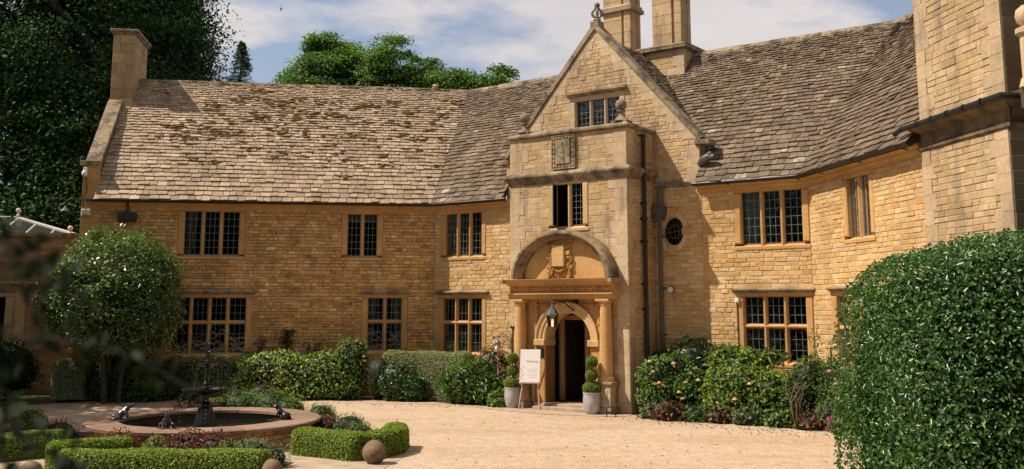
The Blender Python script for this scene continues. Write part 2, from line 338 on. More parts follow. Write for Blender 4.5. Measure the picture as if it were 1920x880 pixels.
# ------------------------------------------------------------------ masonry
def subtract(iv, a, b):
    o = []
    for x0, x1 in iv:
        if b <= x0 or a >= x1: o.append((x0, x1)); continue
        if a > x0: o.append((x0, a))
        if b < x1: o.append((b, x1))
    return o
def masonry(mb, fr, z0, z1, tfun, holes, pal, gap=(0.005, 0.005), ch=(0.09, 0.13), cw=(0.16, 0.36), prot=(0.004, 0.018), jit=0.004, off=0.0, var=0.06, darktop=None):
    z = z0
    while z < z1-0.03:
        h = random.uniform(*ch)
        if z+h > z1-0.05: h = z1-z
        zc = z+h/2; iv = tfun(zc) if callable(tfun) else [tfun]
        for hh in holes:
            if callable(hh):
                q = hh(zc)
                if q: iv = subtract(iv, *q)
            elif hh[2] < zc < hh[3]: iv = subtract(iv, hh[0], hh[1])
        for a, b in iv:
            t = a - random.uniform(0, 0.1)
            while t < b-0.02:
                w_ = random.uniform(*cw)*(1.0 if h < 0.12 else 1.15)
                t0 = max(t, a); t1 = min(t+w_, b); t += w_
                if b-t < 0.07: t1 = b; t = b
                if t1-t0 < 0.03: continue
                g = random.uniform(*gap); p = random.uniform(*prot); c = np.array(random.choice(pal))
                k = random.gauss(1, var); c = np.clip(c*k, 0.04, 0.75)
                e = min(0.010, 0.3*(t1-t0), 0.3*h)
                j = lambda: random.uniform(-jit, jit)
                B = [fr.p(tt, off, zz) for tt, zz in ((t0+g, z+g), (t1-g, z+g), (t1-g, z+h-g), (t0+g, z+h-g))]
                F_ = [fr.p(tt+j(), off+p+j(), zz+j()) for tt, zz in ((t0+g+e, z+g+e), (t1-g-e, z+g+e), (t1-g-e, z+h-g-e), (t0+g+e, z+h-g-e))]
                mb.add(B+F_, [[4, 5, 6, 7], [0, 1, 5, 4], [1, 2, 6, 5], [2, 3, 7, 6], [3, 0, 4, 7]], c)
        z += h
def backing(mb, fr, t0, t1, z0, z1, holes, col, depth=0.35, off=0.0):
    ts = sorted({t0, t1, *[h[0] for h in holes], *[h[1] for h in holes]}); zs = sorted({z0, z1, *[h[2] for h in holes], *[h[3] for h in holes]})
    for i in range(len(ts)-1):
        for k in range(len(zs)-1):
            tc_, zc = (ts[i]+ts[i+1])/2, (zs[k]+zs[k+1])/2
            if any(h[0] < tc_ < h[1] and h[2] < zc < h[3] for h in holes): continue
            mb.box(fr, ts[i], ts[i+1], off-depth, off, zs[k], zs[k+1], col)
def quoins(mb, fr, t, side, z0, z1, col, long_=0.42, short=0.24, o0=-0.05, o1=0.022):
    z = z0; k = 0
    while z < z1-0.1:
        h = min(random.uniform(0.26, 0.34), z1-z); L_ = (long_ if k % 2 else short)*random.uniform(0.9, 1.1)
        a, b = (t, t+L_) if side > 0 else (t-L_, t)
        c = np.array(col)*random.gauss(1, 0.05)
        mb.box(fr, a+0.001, b-0.001, o0, o1, z+0.0015, z+h-0.0015, c, 0.004); z += h; k += 1
MORT = (0.46, 0.36, 0.23)

HOUSE = empty('manor_house', (2.0, 30.0, 0), 'golden stone country house with stone slate roofs, gabled porch and mullioned windows', 'house')

# ------------------------------------------------------------------ windows
def window(fr, t0, t1, z0, z1, lights, transom=None, off=0.0, hood=None, col=DG, rows=6, cols=3, label=None, surround=0.19, sill=True, curtain=None, blind=False, open_first=False, room=True, head=0.14, t_left_extra=0):
    """t0..t1, z0..z1: the glazed field"""
    s = surround; W = 0.17; f = MB(); o1 = off+0.024
    rnd = lambda: np.array(col)*random.gauss(1, 0.05)
    f.box(fr, t0-s, t0, off-W, o1, z0-0.0, z1, rnd(), 0.03); f.box(fr, t1, t1+s, off-W, o1, z0-0.0, z1, rnd(), 0.03)
    f.box(fr, t0-s, t1+s, off-W, o1, z1+0.002, z1+head, rnd(), 0.02)
    root = f.build('window', M['dress'], HOUSE, label)
    sm = MB()
    pr = [(off-W, z0-0.15), (off+0.03, z0-0.15), (off+0.03, z0-0.085), (off-W+0.04, z0-0.003), (off-W, z0-0.003)]
    sm.profile(fr, pr, t0-s, t1+s, rnd()); sm.build('sill', M['dress'], root)
    lw = (t1-t0)/lights; mw = 0.052
    for i in range(1, lights):
        c = t0+lw*i; mm = MB(); cc = rnd()
        prof = [(c-mw, off-0.13), (c-mw, off-0.08), (c-0.018, off-0.012), (c+0.018, off-0.012), (c+mw, off-0.08), (c+mw, off-0.13)]
        P = [fr.p(t, o, z0-0.05) for t, o in prof]+[fr.p(t, o, z1) for t, o in prof]; n = 6
        mm.add(P, [list(range(n)), list(range(2*n-1, n-1, -1))]+[[k, (k+1) % n, n+(k+1) % n, n+k] for k in range(n)], cc)
        mm.build('mullion', M['dress'], root)
    # chamfered inner edges of the surround
    if transom:
        mm = MB(); mm.profile(fr, [(off-0.13, transom-mw), (off-0.08, transom-mw), (off-0.014, transom-0.018), (off-0.014, transom+0.012), (off-0.08, transom+mw), (off-0.13, transom+mw)], t0, t1, rnd())
        mm.build('transom', M['dress'], root)
    if hood:
        hd = MB(); hz, ext = hood
        hd.profile(fr, [(off-0.02, hz-0.07), (off+0.035, hz-0.07), (off+0.05, hz-0.045), (off+0.13, hz-0.01), (off+0.13, hz+0.02), (off-0.02, hz+0.06)], t0-ext, t1+ext, np.array(OLD)*1.1)
        hd.box(fr, t0-s, t1+s, off-0.02, off+0.02, z1+head+0.002, hz-0.072, rnd(), 0.01)
        hd.build('hood_mould', M['dress_old'], root)
    bands = [(z0, z1)] if not transom else [(z0, transom), (transom, z1)]
    gl = MB(); ld = MB(); go = off-0.115
    for i in range(lights):
        a, b = t0+lw*i+(mw if i else 0.0), t0+lw*(i+1)-(mw if i < lights-1 else 0.0)
        for bi, (za, zb) in enumerate(bands):
            zc0 = za+(mw if bi else 0.0); zc1 = zb-(mw if (transom and bi == 0) else 0.0)
            if open_first and i == 0:
                # casement standing open, hinged on the left jamb
                fo = Fr(fr.p(a, go, 0), fr.n*math.cos(R(18))+fr.d*math.sin(R(18)), fr.d); wd = b-a
                gl.box(fo, 0.02, wd-0.02, -0.003, 0.003, zc0, zc1)
                for q in (0.0, wd-0.025): ld.box(fo, q, q+0.025, -0.012, 0.012, zc0, zc1)
                for q in (zc0, zc1-0.025): ld.box(fo, 0, wd, -0.012, 0.012, q, q+0.025)
                continue
            gl.box(fr, a-0.01, b+0.01, go-0.004, go, zc0-0.01, zc1+0.01)
            r_ = rows if not transom else max(2, round(rows*(zc1-zc0)/(z1-z0)))
            for k in range(1, cols):
                q = a+(b-a)*k/cols; ld.box(fr, q-0.006, q+0.006, go+0.001, go+0.012, zc0, zc1)
            for k in range(1, r_):
                q = zc0+(zc1-zc0)*k/r_; ld.box(fr, a, b, go+0.002, go+0.014, q-0.006, q+0.006)
            for q in (a, b-0.016): ld.box(fr, q, q+0.016, go+0.001, go+0.02, zc0, zc1, (0.5, 0.5, 0.5))
            for q in (zc0, zc1-0.016): ld.box(fr, a, b, go+0.0015, go+0.021, q, q+0.016, (0.5, 0.5, 0.5))
    gl.build('pane', M['glass'], root); ld.build('glazing_bars', M['lead'], root)
    if room:
        rm = MB(); P = [fr.p(t, o, z) for o in (off-1.3, off-0.16) for t, z in ((t0-0.3, z0-0.3), (t1+0.3, z0-0.3), (t1+0.3, z1+0.2), (t0-0.3, z1+0.2))]
        rm.add(P, [[0, 1, 2, 3], [0, 4, 5, 1], [1, 5, 6, 2], [2, 6, 7, 3], [3, 7, 4, 0]]); rm.build('room_interior', M['inside'], root)
    if blind:
        bl = MB(); bl.box(fr, t0, t1, off-0.26, off-0.25, z1-0.24, z1); bl.build('blind', M['blind'], root)
    if curtain:
        for ca, cb_ in curtain:
            cu = MB(); n = 9
            top = [(ca+(cb_-ca)*k/n, off-0.25-0.03*(k % 2)) for k in range(n+1)]
            P = [fr.p(t, o, z1) for t, o in top]+[fr.p(ca+(t-ca)*0.55, o, z0) for t, o in top]
            cu.add(P, [[k, k+1, n+2+k, n+1+k] for k in range(n)]); cu.build('curtain', M['blind'], root)
    return (t0-s, t1+s, z0-0.15, z1+head)

def hole(t0, t1, z0, z1, s=0.19, head=0.14): return (t0-s+0.006, t1+s-0.006, z0-0.145, z1+head-0.004)
wA = [(5.97, 7.58, 4.22, 5.52), (1.80, 2.70, 4.22, 5.50), (5.68, 7.82, 1.30, 2.92), (1.00, 2.03, 1.35, 2.92)]
wM = [(0.42, 1.86, 4.22, 5.50), (0.34, 1.88, 1.32, 2.90), (10.22, 11.80, 4.22, 5.52), (10.22, 11.80, 1.35, 2.90), (5.28, 6.73, 7.66, 8.48)]
wD = [(1.88, 2.90, 4.20, 5.50), (1.15, 2.75, 1.35, 2.90)]
hA = [hole(*q) for q in wA]; hM = [hole(*q) for q in wM]; hD = [hole(*q) for q in wD]

# ------------------------------------------------------------------ walls
def wallpart(fr, t0, t1, z0, z1, holes, pal, mat, tfun=None, extra=None, name='wall', label=None, mort=None, **kw):
    mb = MB(); backing(mb, fr, t0, t1, z0, z1, [h for h in holes if h[0] > t0-1 and h[1] < t1+1], mort or MORT)
    masonry(mb, fr, z0, z1, tfun or (t0, t1), holes+(extra or []), pal, **kw)
    return mb.build(name, mat, HOUSE, label)
wallpart(FA, 0, 10.56, 0, EAVE-0.06, hA, GOLD, M['gold_rough'], mort=(0.36, 0.25, 0.13), gap=(0.003, 0.011), prot=(0.004, 0.036), jit=0.010, var=0.11, ch=(0.07, 0.125), cw=(0.12, 0.32), label='rough golden rubble wall of the left wing')
wallpart(FM, 0, 3.2, 0, EAVE-0.06, hM, GOLDB, M['gold'])
wallpart(FM, 9.15, 12.0, 0, EAVE-0.06, hM, GOLDB, M['gold'])
ovh = lambda z: None if abs(z-4.62) > 0.52 else (8.29-0.44*math.sqrt(max(0, 1-((z-4.62)/0.53)**2)), 8.29+0.44*math.sqrt(max(0, 1-((z-4.62)/0.53)**2)))
mb = MB(); backing(mb, FM, 3.2, 9.149, 0, EAVE-0.06, [(8.0, 8.58, 4.26, 4.98), (5.2, 6.8, 0.12, 2.6)], MORT)
masonry(mb, FM, 0, EAVE-0.06, lambda z: [(3.2, 4.1), (7.7, 9.149)], [ovh], GOLDB); mb.build('wall', M['gold'], HOUSE)
# gable
gfun = lambda z: [(GT-(GZ-0.12-z)/GK if z > 6.9 else 2.82, GT+(GZ-0.12-z)/GK if z > 6.9 else 9.12)]
mb = MB()
gz0 = EAVE-0.06
for a, b in ((gz0, 6.9), (6.9, 7.515), (7.515, 8.62), (8.62, GZ-0.1)):
    n = 1 if a < 6.95 and b <= 6.9 else 12
    for i in range(n):
        za, zb = a+(b-a)*i/n, a+(b-a)*(i+1)/n; (l0, r0), (l1, r1) = gfun(za+1e-4)[0], gfun(zb-1e-4)[0]
        if a == 7.515:
            hh = hM[4]
            mb.prism(FM, [(l0, za), (hh[0], za), (hh[0], zb), (l1, zb)], -0.35, 0, MORT); mb.prism(FM, [(hh[1], za), (r0, za), (r1, zb), (hh[1], zb)], -0.35, 0, MORT)
        else: mb.prism(FM, [(l0, za), (r0, za), (r1, zb), (l1, zb)], -0.35, 0, MORT)
masonry(mb, FM, gz0+0.12, GZ-0.25, gfun, hM, BUFF, ch=(0.08, 0.125), prot=(0.004, 0.014))
mb.build('gable_wall', M['buff'], HOUSE, 'tall pointed gable of buff stone over the porch')
# D wall and the big stack at its right end
wallpart(FD, 0, 5.12, 0, EAVE-0.06, hD, GOLDB, M['gold'])
TW0, TW1, TO = 5.10, 7.74, 0.06
mb = MB(); mb.box(FD, TW0, TW1, -3.6, TO, 0, 5.75, MORT)
masonry(mb, FD, 0, 5.74, (TW0+0.3, TW1-0.3), [], TOWER, ch=(0.10, 0.145), cw=(0.2, 0.5), off=TO)
quoins(mb, FD, TW0, 1, 0, 5.74, DT, 0.42, 0.32, o1=TO+0.02, o0=0.0); quoins(mb, FD, TW1, -1, 0, 5.74, DT, 0.5, 0.34, o1=TO+0.02, o0=0.0)
mb.box(FD, TW0, TW1-0.02, -3.6, TO-0.02, 6.12, 12.5, MORT)
masonry(mb, FD, 6.12, 12.4, (TW0+0.3, TW1-0.3), [], TOWER, ch=(0.10, 0.15), cw=(0.2, 0.5), off=TO-0.02)
quoins(mb, FD, TW0-0.01, 1, 6.12, 12.4, DT, 0.5, 0.3, o1=TO, o0=-0.3); quoins(mb, FD, TW1-0.02, -1, 6.12, 12.4, DT, 0.55, 0.35, o1=TO, o0=-0.3)
mb.build('stack_wall', M['buff'], HOUSE, 'broad buff stone stack wall at the right end')
FLANK = [tuple(0.35*x for x in c) for c in TOWER]  # stack palette darkened: the flank's shade is painted into the stone
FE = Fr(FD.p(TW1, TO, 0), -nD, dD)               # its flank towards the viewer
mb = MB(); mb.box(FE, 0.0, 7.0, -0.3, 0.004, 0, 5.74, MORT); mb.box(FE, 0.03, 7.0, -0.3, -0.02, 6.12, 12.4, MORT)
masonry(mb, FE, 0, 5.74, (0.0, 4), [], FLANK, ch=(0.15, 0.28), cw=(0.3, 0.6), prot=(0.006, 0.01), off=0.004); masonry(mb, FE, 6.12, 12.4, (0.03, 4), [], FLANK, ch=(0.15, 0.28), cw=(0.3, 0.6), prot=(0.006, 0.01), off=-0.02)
mb.build('wall', M['buff'], HOUSE, 'flank wall of the stack, its shade put into a dark stone colour')
# stack cornice; its dark colour stands in for shadow under the gutter
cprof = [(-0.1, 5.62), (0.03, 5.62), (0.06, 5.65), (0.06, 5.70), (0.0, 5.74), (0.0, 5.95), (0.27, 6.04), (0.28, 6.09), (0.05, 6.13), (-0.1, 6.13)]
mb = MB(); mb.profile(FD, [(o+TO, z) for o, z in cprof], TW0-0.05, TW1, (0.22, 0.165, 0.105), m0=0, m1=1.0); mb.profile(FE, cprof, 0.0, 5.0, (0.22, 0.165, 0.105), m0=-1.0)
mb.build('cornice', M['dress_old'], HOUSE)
mb = MB(); mb.tube([FD.p(4.7, TO+0.32, 6.03), FD.p(5.0, TO+0.32, 6.08), FD.p(TW1+0.3, TO+0.32, 6.12), FD.p(TW1+0.31, -4, 6.12)], 0.05, 8); 
for k in range(6): mb.tube([FD.p(5.0+k*0.5, TO+0.32, 6.08+0.007*k), FD.p(5.03+k*0.5, TO+0.32, 6.08+0.007*k)], 0.062, 8)
shade_auto(mb.build('gutter', M['black'], HOUSE))
# pinnacle on the parapet right of the stack
mb = MB(); pc = FD.p(TW1+0.60, 0.0, -0.5); PIN = Fr(pc, dM, nM)
mb.lathe((pc[0], pc[1], pc[2]), [(0.14, 6.8), (0.14, 7.55), (0.20, 7.6), (0.20, 7.68), (0.10, 7.72), (0.17, 7.80), (0.19, 7.90), (0.17, 8.0), (0.09, 8.07), (0.0, 8.1)], 14, DB)
mb.lathe((pc[0], pc[1], pc[2]), [(0.2, 6.7), (0.16, 6.85)], 14, DB)
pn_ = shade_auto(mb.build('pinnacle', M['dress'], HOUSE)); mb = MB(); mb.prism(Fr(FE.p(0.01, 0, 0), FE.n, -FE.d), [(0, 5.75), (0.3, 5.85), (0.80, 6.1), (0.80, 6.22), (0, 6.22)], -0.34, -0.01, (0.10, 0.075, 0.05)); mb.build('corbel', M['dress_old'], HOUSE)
# eave cornices and gutters
eprof = [(0.0, 5.56), (0.03, 5.56), (0.035, 5.62), (0.09, 5.66), (0.10, 5.71), (0.16, 5.76), (0.16, 5.80), (0.0, 5.80)]
for fr, t0, t1, m0, m1 in ((FA, 0, 10.4, -KB, 0), (FM, 0, 3.0, -KB, 0), (FM, 9.05, 12.0, 0, KB), (FD, 0, 5.1, -KB, 0)):
    mb = MB(); mb.profile(fr, eprof, t0, t1, DG, m0=-m0, m1=-m1); mb.build('eave_cornice', M['dress'], HOUSE)
    mb = MB(); a = t0+(0.13 if m0 else 0); b = t1-(0.13 if m1 else 0)
    mb.tube([fr.p(a, 0.33, 5.80), fr.p(b, 0.33, 5.80)], 0.052, 8)
    k = a+0.9
    while k < b:
        mb.tube([fr.p(k, 0.33, 5.80), fr.p(k+0.04, 0.33, 5.80)], 0.063, 8); mb.tube([fr.p(k+0.02, 0.33, 5.77), fr.p(k+0.02, 0.12, 5.72)], 0.012, 5); k += 1.83
    shade_auto(mb.build('gutter', M['black'], HOUSE))
mb = MB(); mb.profile(FM, [(0.0, 5.80), (0.04, 5.80), (0.10, 5.87), (0.10, 5.90), (0.02, 5.95), (0.0, 5.95)], PT1, 9.12, OLD); mb.build('string_course', M['dress_old'], HOUSE)
# left gable end, kneelers and raked copings
mb = MB(); mb.box(FA, 10.10, 10.56, 0.0, 0.02, 0, 6.9, DG); quoins(mb, FA, 10.57, -1, 0, 6.88, DG, 0.5, 0.36, o0=-0.1, o1=0.03)
G = Fr(FA.p(10.30, 0, 0), -nA, dA)               # gable end wall: t runs back, o outward left
P0 = [(0.0, 0), (2*SPAN, 0), (2*SPAN, EAVE), (SPAN, RIDGE+0.3), (0.0, 6.35)]
mb.prism(G, P0, -0.1, 0.27, DG); masonry(mb, G, 0, 9.6, lambda z: [(0.02, 6.88)] if z < 6.2 else [(max(0.02, (z-6.3)/KS+0.1), 2*SPAN-(z-6.3)/KS-0.1)], [], GOLD, off=0.27)
mb.build('gable_end_wall', M['gold'], HOUSE)
def coping(mb, pts, up, wd, th, col):
    """box swept along a line: pts 2 points (bottom faces), wd: vector across, up: thickness vector"""
    a, b = [np.array(p) for p in pts]; wd = np.array(wd); up = np.array(up)*th
    mb.add([a, a+wd, b+wd, b, a+up, a+wd+up, b+wd+up, b+up], [[0, 1, 2, 3], [7, 6, 5, 4], [0, 4, 5, 1], [1, 5, 6, 2], [2, 6, 7, 3], [3, 7, 4, 0]], col)
mb = MB(); sA = lambda b: EAVE+KS*(b+OVER)
L0, L1 = FA.p(10.58, -0.12, 6.72), FA.p(10.58, -2.5, sA(2.5)+0.10)
segs = 5
for i in range(segs):
    a = L0+(L1-L0)*i/segs; b = L0+(L1-L0)*(i+1)/segs - (L1-L0)*0.004
    coping(mb, (a, b), V(*(nA*0.76), 0.65)[:3] if False else (nA*0.76+V(0, 0, 0.65)), FA.d*-0.44, 0.16, np.array(OLD)*random.uniform(0.95, 1.25))
mb.build('gable_coping', M['dress_old'], HOUSE); mb = MB()
coping(mb, (FA.p(10.58, -4.4, sA(2.5)+0.10), FA.p(10.58, -6.9, 6.2)), (nA*-0.76+V(0, 0, 0.65)), FA.d*-0.44, 0.16, OLD)
mb.build('gable_coping', M['dress_old'], HOUSE); mb = MB()
mb.box(FA, 10.13, 10.66, -0.3, 0.10, 6.86, 7.00, OLD, 0.01)
mb.box(FA, 10.16, 10.58, -0.3, 0.0, 6.2, 6.86, DG)
mb.build('kneeler', M['dress_old'], HOUSE)

# ------------------------------------------------------------------ roofs
def slates(mb, P, rows, tlim, pal, w_rng, var=0.16, pale=0.03):
    """P(t,s,h)->point; rows: list of s at lower edges (and last top); tlim(s)->list of intervals"""
    for i in range(len(rows)-1):
        s0, s1 = rows[i], rows[i+1]; e = s1-s0; q = i/len(rows)
        wlo, whi = w_rng[0]*(1-q)+w_rng[2]*q, w_rng[1]*(1-q)+w_rng[3]*q
        A0, A1 = tlim(s0), tlim(s1)
        for (a0, b0), (a1, b1) in zip(A0, A1):
            lo, hi = min(a0, a1), max(b0, b1); t = lo-random.uniform(0, 0.2)
            while t < hi:
                wd = random.uniform(wlo, whi); x0, x1 = t, t+wd; t += wd
                L0_, R0_ = max(x0, a0), min(x1, b0); L1_, R1_ = max(x0, a1), min(x1, b1)
                if R0_-L0_ < 0.01 and R1_-L1_ < 0.01: continue
                if R0_ < L0_: L0_ = R0_ = (max(min(L0_, b0), a0))
                if R1_ < L1_: L1_ = R1_ = (max(min(L1_, b1), a1))
                g = random.uniform(0.004, 0.010); js = random.uniform(-0.022, 0.022); th = random.uniform(0.026, 0.046); hh = 0.014+th+random.uniform(0, 0.02); sk = random.uniform(-0.012, 0.012)
                col = np.array(random.choice(pal))*max(0.5, random.gauss(1, var))
                if random.random() < pale: col = np.array((0.36, 0.325, 0.275))*random.uniform(0.8, 1.25)
                pts = [P(L0_+g, s0+js-sk, hh), P(R0_-g, s0+js+sk, hh+random.uniform(-.004, .004)), P(R1_-g, s1+0.03, 0.022), P(L1_+g, s1+0.03, 0.022),
                       P(L0_+g, s0+js-sk, hh-th), P(R0_-g, s0+js+sk, hh-th)]
                mb.add(pts, [[0, 1, 2, 3], [4, 5, 1, 0], [4, 0, 3], [1, 5, 2]], col)
SL = math.hypot(1, KS)                            # slope length per metre back
nrm_up = lambda fr: (fr.n*KS+V(0, 0, 1))/SL
def roof_P(fr):
    u = nrm_up(fr)
    return lambda t, s, h: fr.p(t, OVER+0.04-s/SL, EAVE-0.04*KS+KS*s/SL)+u*h
SMAX = (SPAN+OVER+0.04)*SL
rows = [0.0]
while rows[-1] < SMAX-0.05: rows.append(rows[-1]+0.215*(1-rows[-1]/SMAX)+0.085*(rows[-1]/SMAX))
rows[-1] = SMAX
bb = lambda s: s/SL-OVER-0.04
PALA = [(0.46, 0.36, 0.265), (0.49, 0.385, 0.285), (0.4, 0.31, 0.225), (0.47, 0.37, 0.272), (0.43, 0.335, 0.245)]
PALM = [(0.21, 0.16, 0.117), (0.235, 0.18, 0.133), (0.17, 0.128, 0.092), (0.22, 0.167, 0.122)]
def deck(mb, P, tlim, col=(0.05, 0.045, 0.04)):
    n = 14
    for i in range(n):
        s0, s1 = SMAX*i/n, SMAX*(i+1)/n
        for (a0, b0), (a1, b1) in zip(tlim(s0), tlim(s1)):
            mb.add([P(a0, s0, 0), P(b0, s0, 0), P(b1, s1, 0), P(a1, s1, 0), P(a0, s0, -0.1), P(b0, s0, -0.1), P(b1, s1, -0.1), P(a1, s1, -0.1)],
                   [[0, 1, 2, 3], [7, 6, 5, 4], [0, 4, 5, 1], [1, 5, 6, 2], [3, 7, 4, 0]], col)
def roofpart(fr, tlim, pal, mat, label, back=True, var=0.13, pale=0.008):
    mb = MB(); P = roof_P(fr); deck(mb, P, tlim); slates(mb, P, rows, tlim, pal, (0.18, 0.36, 0.09, 0.20), var, pale)
    if back:                                       # rear slope
        (a, b) = (min(x[0] for x in tlim(SMAX)), max(x[1] for x in tlim(SMAX)))
        mb.add([fr.p(a, -SPAN, RIDGE), fr.p(b, -SPAN, RIDGE), fr.p(b, -2*SPAN-OVER, EAVE), fr.p(a, -2*SPAN-OVER, EAVE)], [[0, 1, 2, 3]], pal[0])
    return mb.build('roof', mat, HOUSE, label)
tA = lambda s: [(-KB*bb(s)+0.01, 10.16)]
roofpart(FA, tA, PALA, M['slate'], 'pale mossy stone slate roof of the left wing')
def tMl(s):
    b = bb(s); z = EAVE+KS*(b+OVER)
    return [(-KB*b-0.01, 2.9 if b < 0.25 else max(2.84, min(GT, GT-(GZ-0.35-z)/GK+0.05)))]
def tMr(s):
    b = bb(s); z = EAVE+KS*(b+OVER)
    return [(9.10 if b < 0.25 else max(GT, GT+(GZ-0.35-z)/GK-0.05), 12+KB*b+0.01)]
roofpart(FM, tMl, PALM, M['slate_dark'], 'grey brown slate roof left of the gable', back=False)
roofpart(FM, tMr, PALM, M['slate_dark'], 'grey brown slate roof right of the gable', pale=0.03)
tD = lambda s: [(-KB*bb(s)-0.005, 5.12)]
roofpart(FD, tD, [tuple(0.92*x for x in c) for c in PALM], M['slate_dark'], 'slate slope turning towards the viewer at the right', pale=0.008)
# end block behind (closes the mid roof rear)
# gable roof: rows run back from the wall
mb = MB(); gl = math.hypot(1, 1/GK)
for side in (1, -1):
    un = (dM*side*GK+V(0, 0, 1))/math.hypot(GK, 1)
    def Pg(t, s, h, side=side, un=un):            # t = metres back, s up-slope
        z = 6.9+s/gl; return FM.p(GT+side*(GZ-0.30-z)/GK, -t, z)+un*h
    smax = (GZ-0.30-6.9)*gl
    lim = lambda s: [(0.02, max(0.3, min(3.7, (6.9+s/gl-EAVE)/KS-OVER+0.12)))]
    n = 12
    for i in range(n):
        s0, s1 = smax*i/n, smax*(i+1)/n; (a0, b0), (a1, b1) = lim(s0)[0], lim(s1)[0]
        mb.add([Pg(a0, s0, 0), Pg(b0, s0, 0), Pg(b1, s1, 0), Pg(a1, s1, 0)], [[0, 1, 2, 3]], (0.05, 0.045, 0.04))
    rws = [0.0]
    while rws[-1] < smax: rws.append(rws[-1]+0.16)
    rws[-1] = smax; slates(mb, Pg, rws, lim, PALM, (0.22, 0.36, 0.14, 0.26), 0.2, 0.02)
mb.build('gable_roof', M['slate_dark'], HOUSE, 'steep dark slate slopes behind the gable')
mb = MB()
for i in range(9):
    a = 0.1+i*0.42; mb.prism(Fr(FM.p(GT, -a, 0), dM, -nM), [(-0.16, GZ-0.44), (0, GZ-0.24), (0.16, GZ-0.44), (0.11, GZ-0.50), (0, GZ-0.36), (-0.11, GZ-0.50)], 0, 0.41, OLD)
def ridge(fr, t0, t1):
    t = t0
    while t < t1-0.05:
        l = min(0.45, t1-t); c = np.array(OLD)*random.uniform(0.75, 1.15); z = RIDGE+random.uniform(-.008, .012)
        mb.profile(Fr(fr.p(0, -SPAN, 0), fr.d, fr.n), [(-0.17, z-0.15), (-0.13, z-0.16), (0, z+0.0), (0.13, z-0.16), (0.17, z-0.15), (0.03, z+0.065), (-0.03, z+0.065)], t+0.004, t+l-0.004, c); t += l
ridge(FA, -KB*SPAN, 10.1); ridge(FM, -KB*SPAN, 12+KB*SPAN); ridge(FD, -KB*SPAN, 5.1)
mb.build('ridge_stones', M['dress_old'], HOUSE)
# gable copings, kneelers
for side in (1, -1):
    mb = MB()
    up = (dM*side*GK+V(0, 0, 1))/math.hypot(GK, 1)
    A_, B_ = FM.p(GT+side*(GZ-0.10-6.98)/GK, 0.06, 6.98), FM.p(GT, 0.06, GZ-0.10)
    n = 9
    for i in range(n):
        a = A_+(B_-A_)*i/n; b = A_+(B_-A_)*(i+0.992)/n
        coping(mb, (a, b), up, nM*-0.42, 0.13, np.array(OLD)*random.uniform(0.85, 1.2))
    t = GT+side*3.27
    a, b = (t-0.22, t+0.20) if side > 0 else (t-0.20, t+0.22)
    mb.box(FM, a, b, -0.36, 0.09, 6.86, 6.99, OLD, 0.01)
    mb.build('gable_coping', M['dress_old'], HOUSE)
for side in (1, -1):                               # cut stones beside the rakes
    mb = MB(); quoins(mb, FM, 9.13 if side > 0 else 2.82, -side, 5.95, 6.86, DB, 0.5, 0.36)
    for k in range(14):
        z = 7.05+k*0.24
        e = (GZ-0.14-z-0.24)/GK; e0 = (GZ-0.14-z)/GK; l = 0.34 if k % 2 else 0.2
        if e < l: continue
        pl = [(GT+side*(e0), z+0.004), (GT+side*(e), z+0.236), (GT+side*(e-l), z+0.236), (GT+side*(e-l), z+0.004)]
        mb.prism(FM, pl, -0.02, 0.016, np.array(DB)*random.uniform(0.93, 1.05))
    mb.build('quoins', M['buff'], HOUSE)
# gargoyle spout by the kneeler
mb = MB(); q = FM.p(9.2, 0.12, 6.45)
mb.tube([FM.p(9.10, -0.05, 6.35), FM.p(9.25, 0.02, 6.45), FM.p(9.42, 0.08, 6.52), FM.p(9.58, 0.10, 6.50)], [0.10, 0.12, 0.10, 0.06], 8, (0.3, 0.3, 0.3)); mb.ball(FM.p(9.45, 0.09, 6.56), 0.09, 10, (0.3, 0.3, 0.3), jit=0.1)
shade_auto(mb.build('spout', M['leadgrey'], HOUSE))
# apex finial: pierced crown and ball
mb = MB(); c = FM.p(GT, -0.12, 0); GZ0 = GZ
mb.box(Fr(c, dM, nM), -0.14, 0.14, -0.14, 0.18, GZ-0.1, GZ+0.120, OLD, 0.02)
mb.lathe((c[0], c[1], 0), [(0.13, GZ+0.120), (0.07, GZ+0.150), (0.12, GZ+0.180), (0.06, GZ+0.225), (0.09, GZ+0.255)], 12, OLD)
for k in range(4):
    a = k*math.pi/2; e = V(math.cos(a), math.sin(a), 0)
    mb.tube([c+e*0.06+V(0, 0, GZ+0.247), c+e*0.13+V(0, 0, GZ+0.315), c+e*0.15+V(0, 0, GZ+0.390), c+e*0.10+V(0, 0, GZ+0.465), c+e*0.03+V(0, 0, GZ+0.525)], [0.03, 0.042, 0.042, 0.035, 0.03], 7, OLD)
mb.lathe((c[0], c[1], 0), [(0.04, GZ+0.495), (0.09, GZ+0.540), (0.04, GZ+0.578)], 10, OLD); mb.ball((c[0], c[1], GZ+0.622), 0.085, 12, OLD)
shade_auto(mb.build('finial', M['dress_old'], HOUSE))
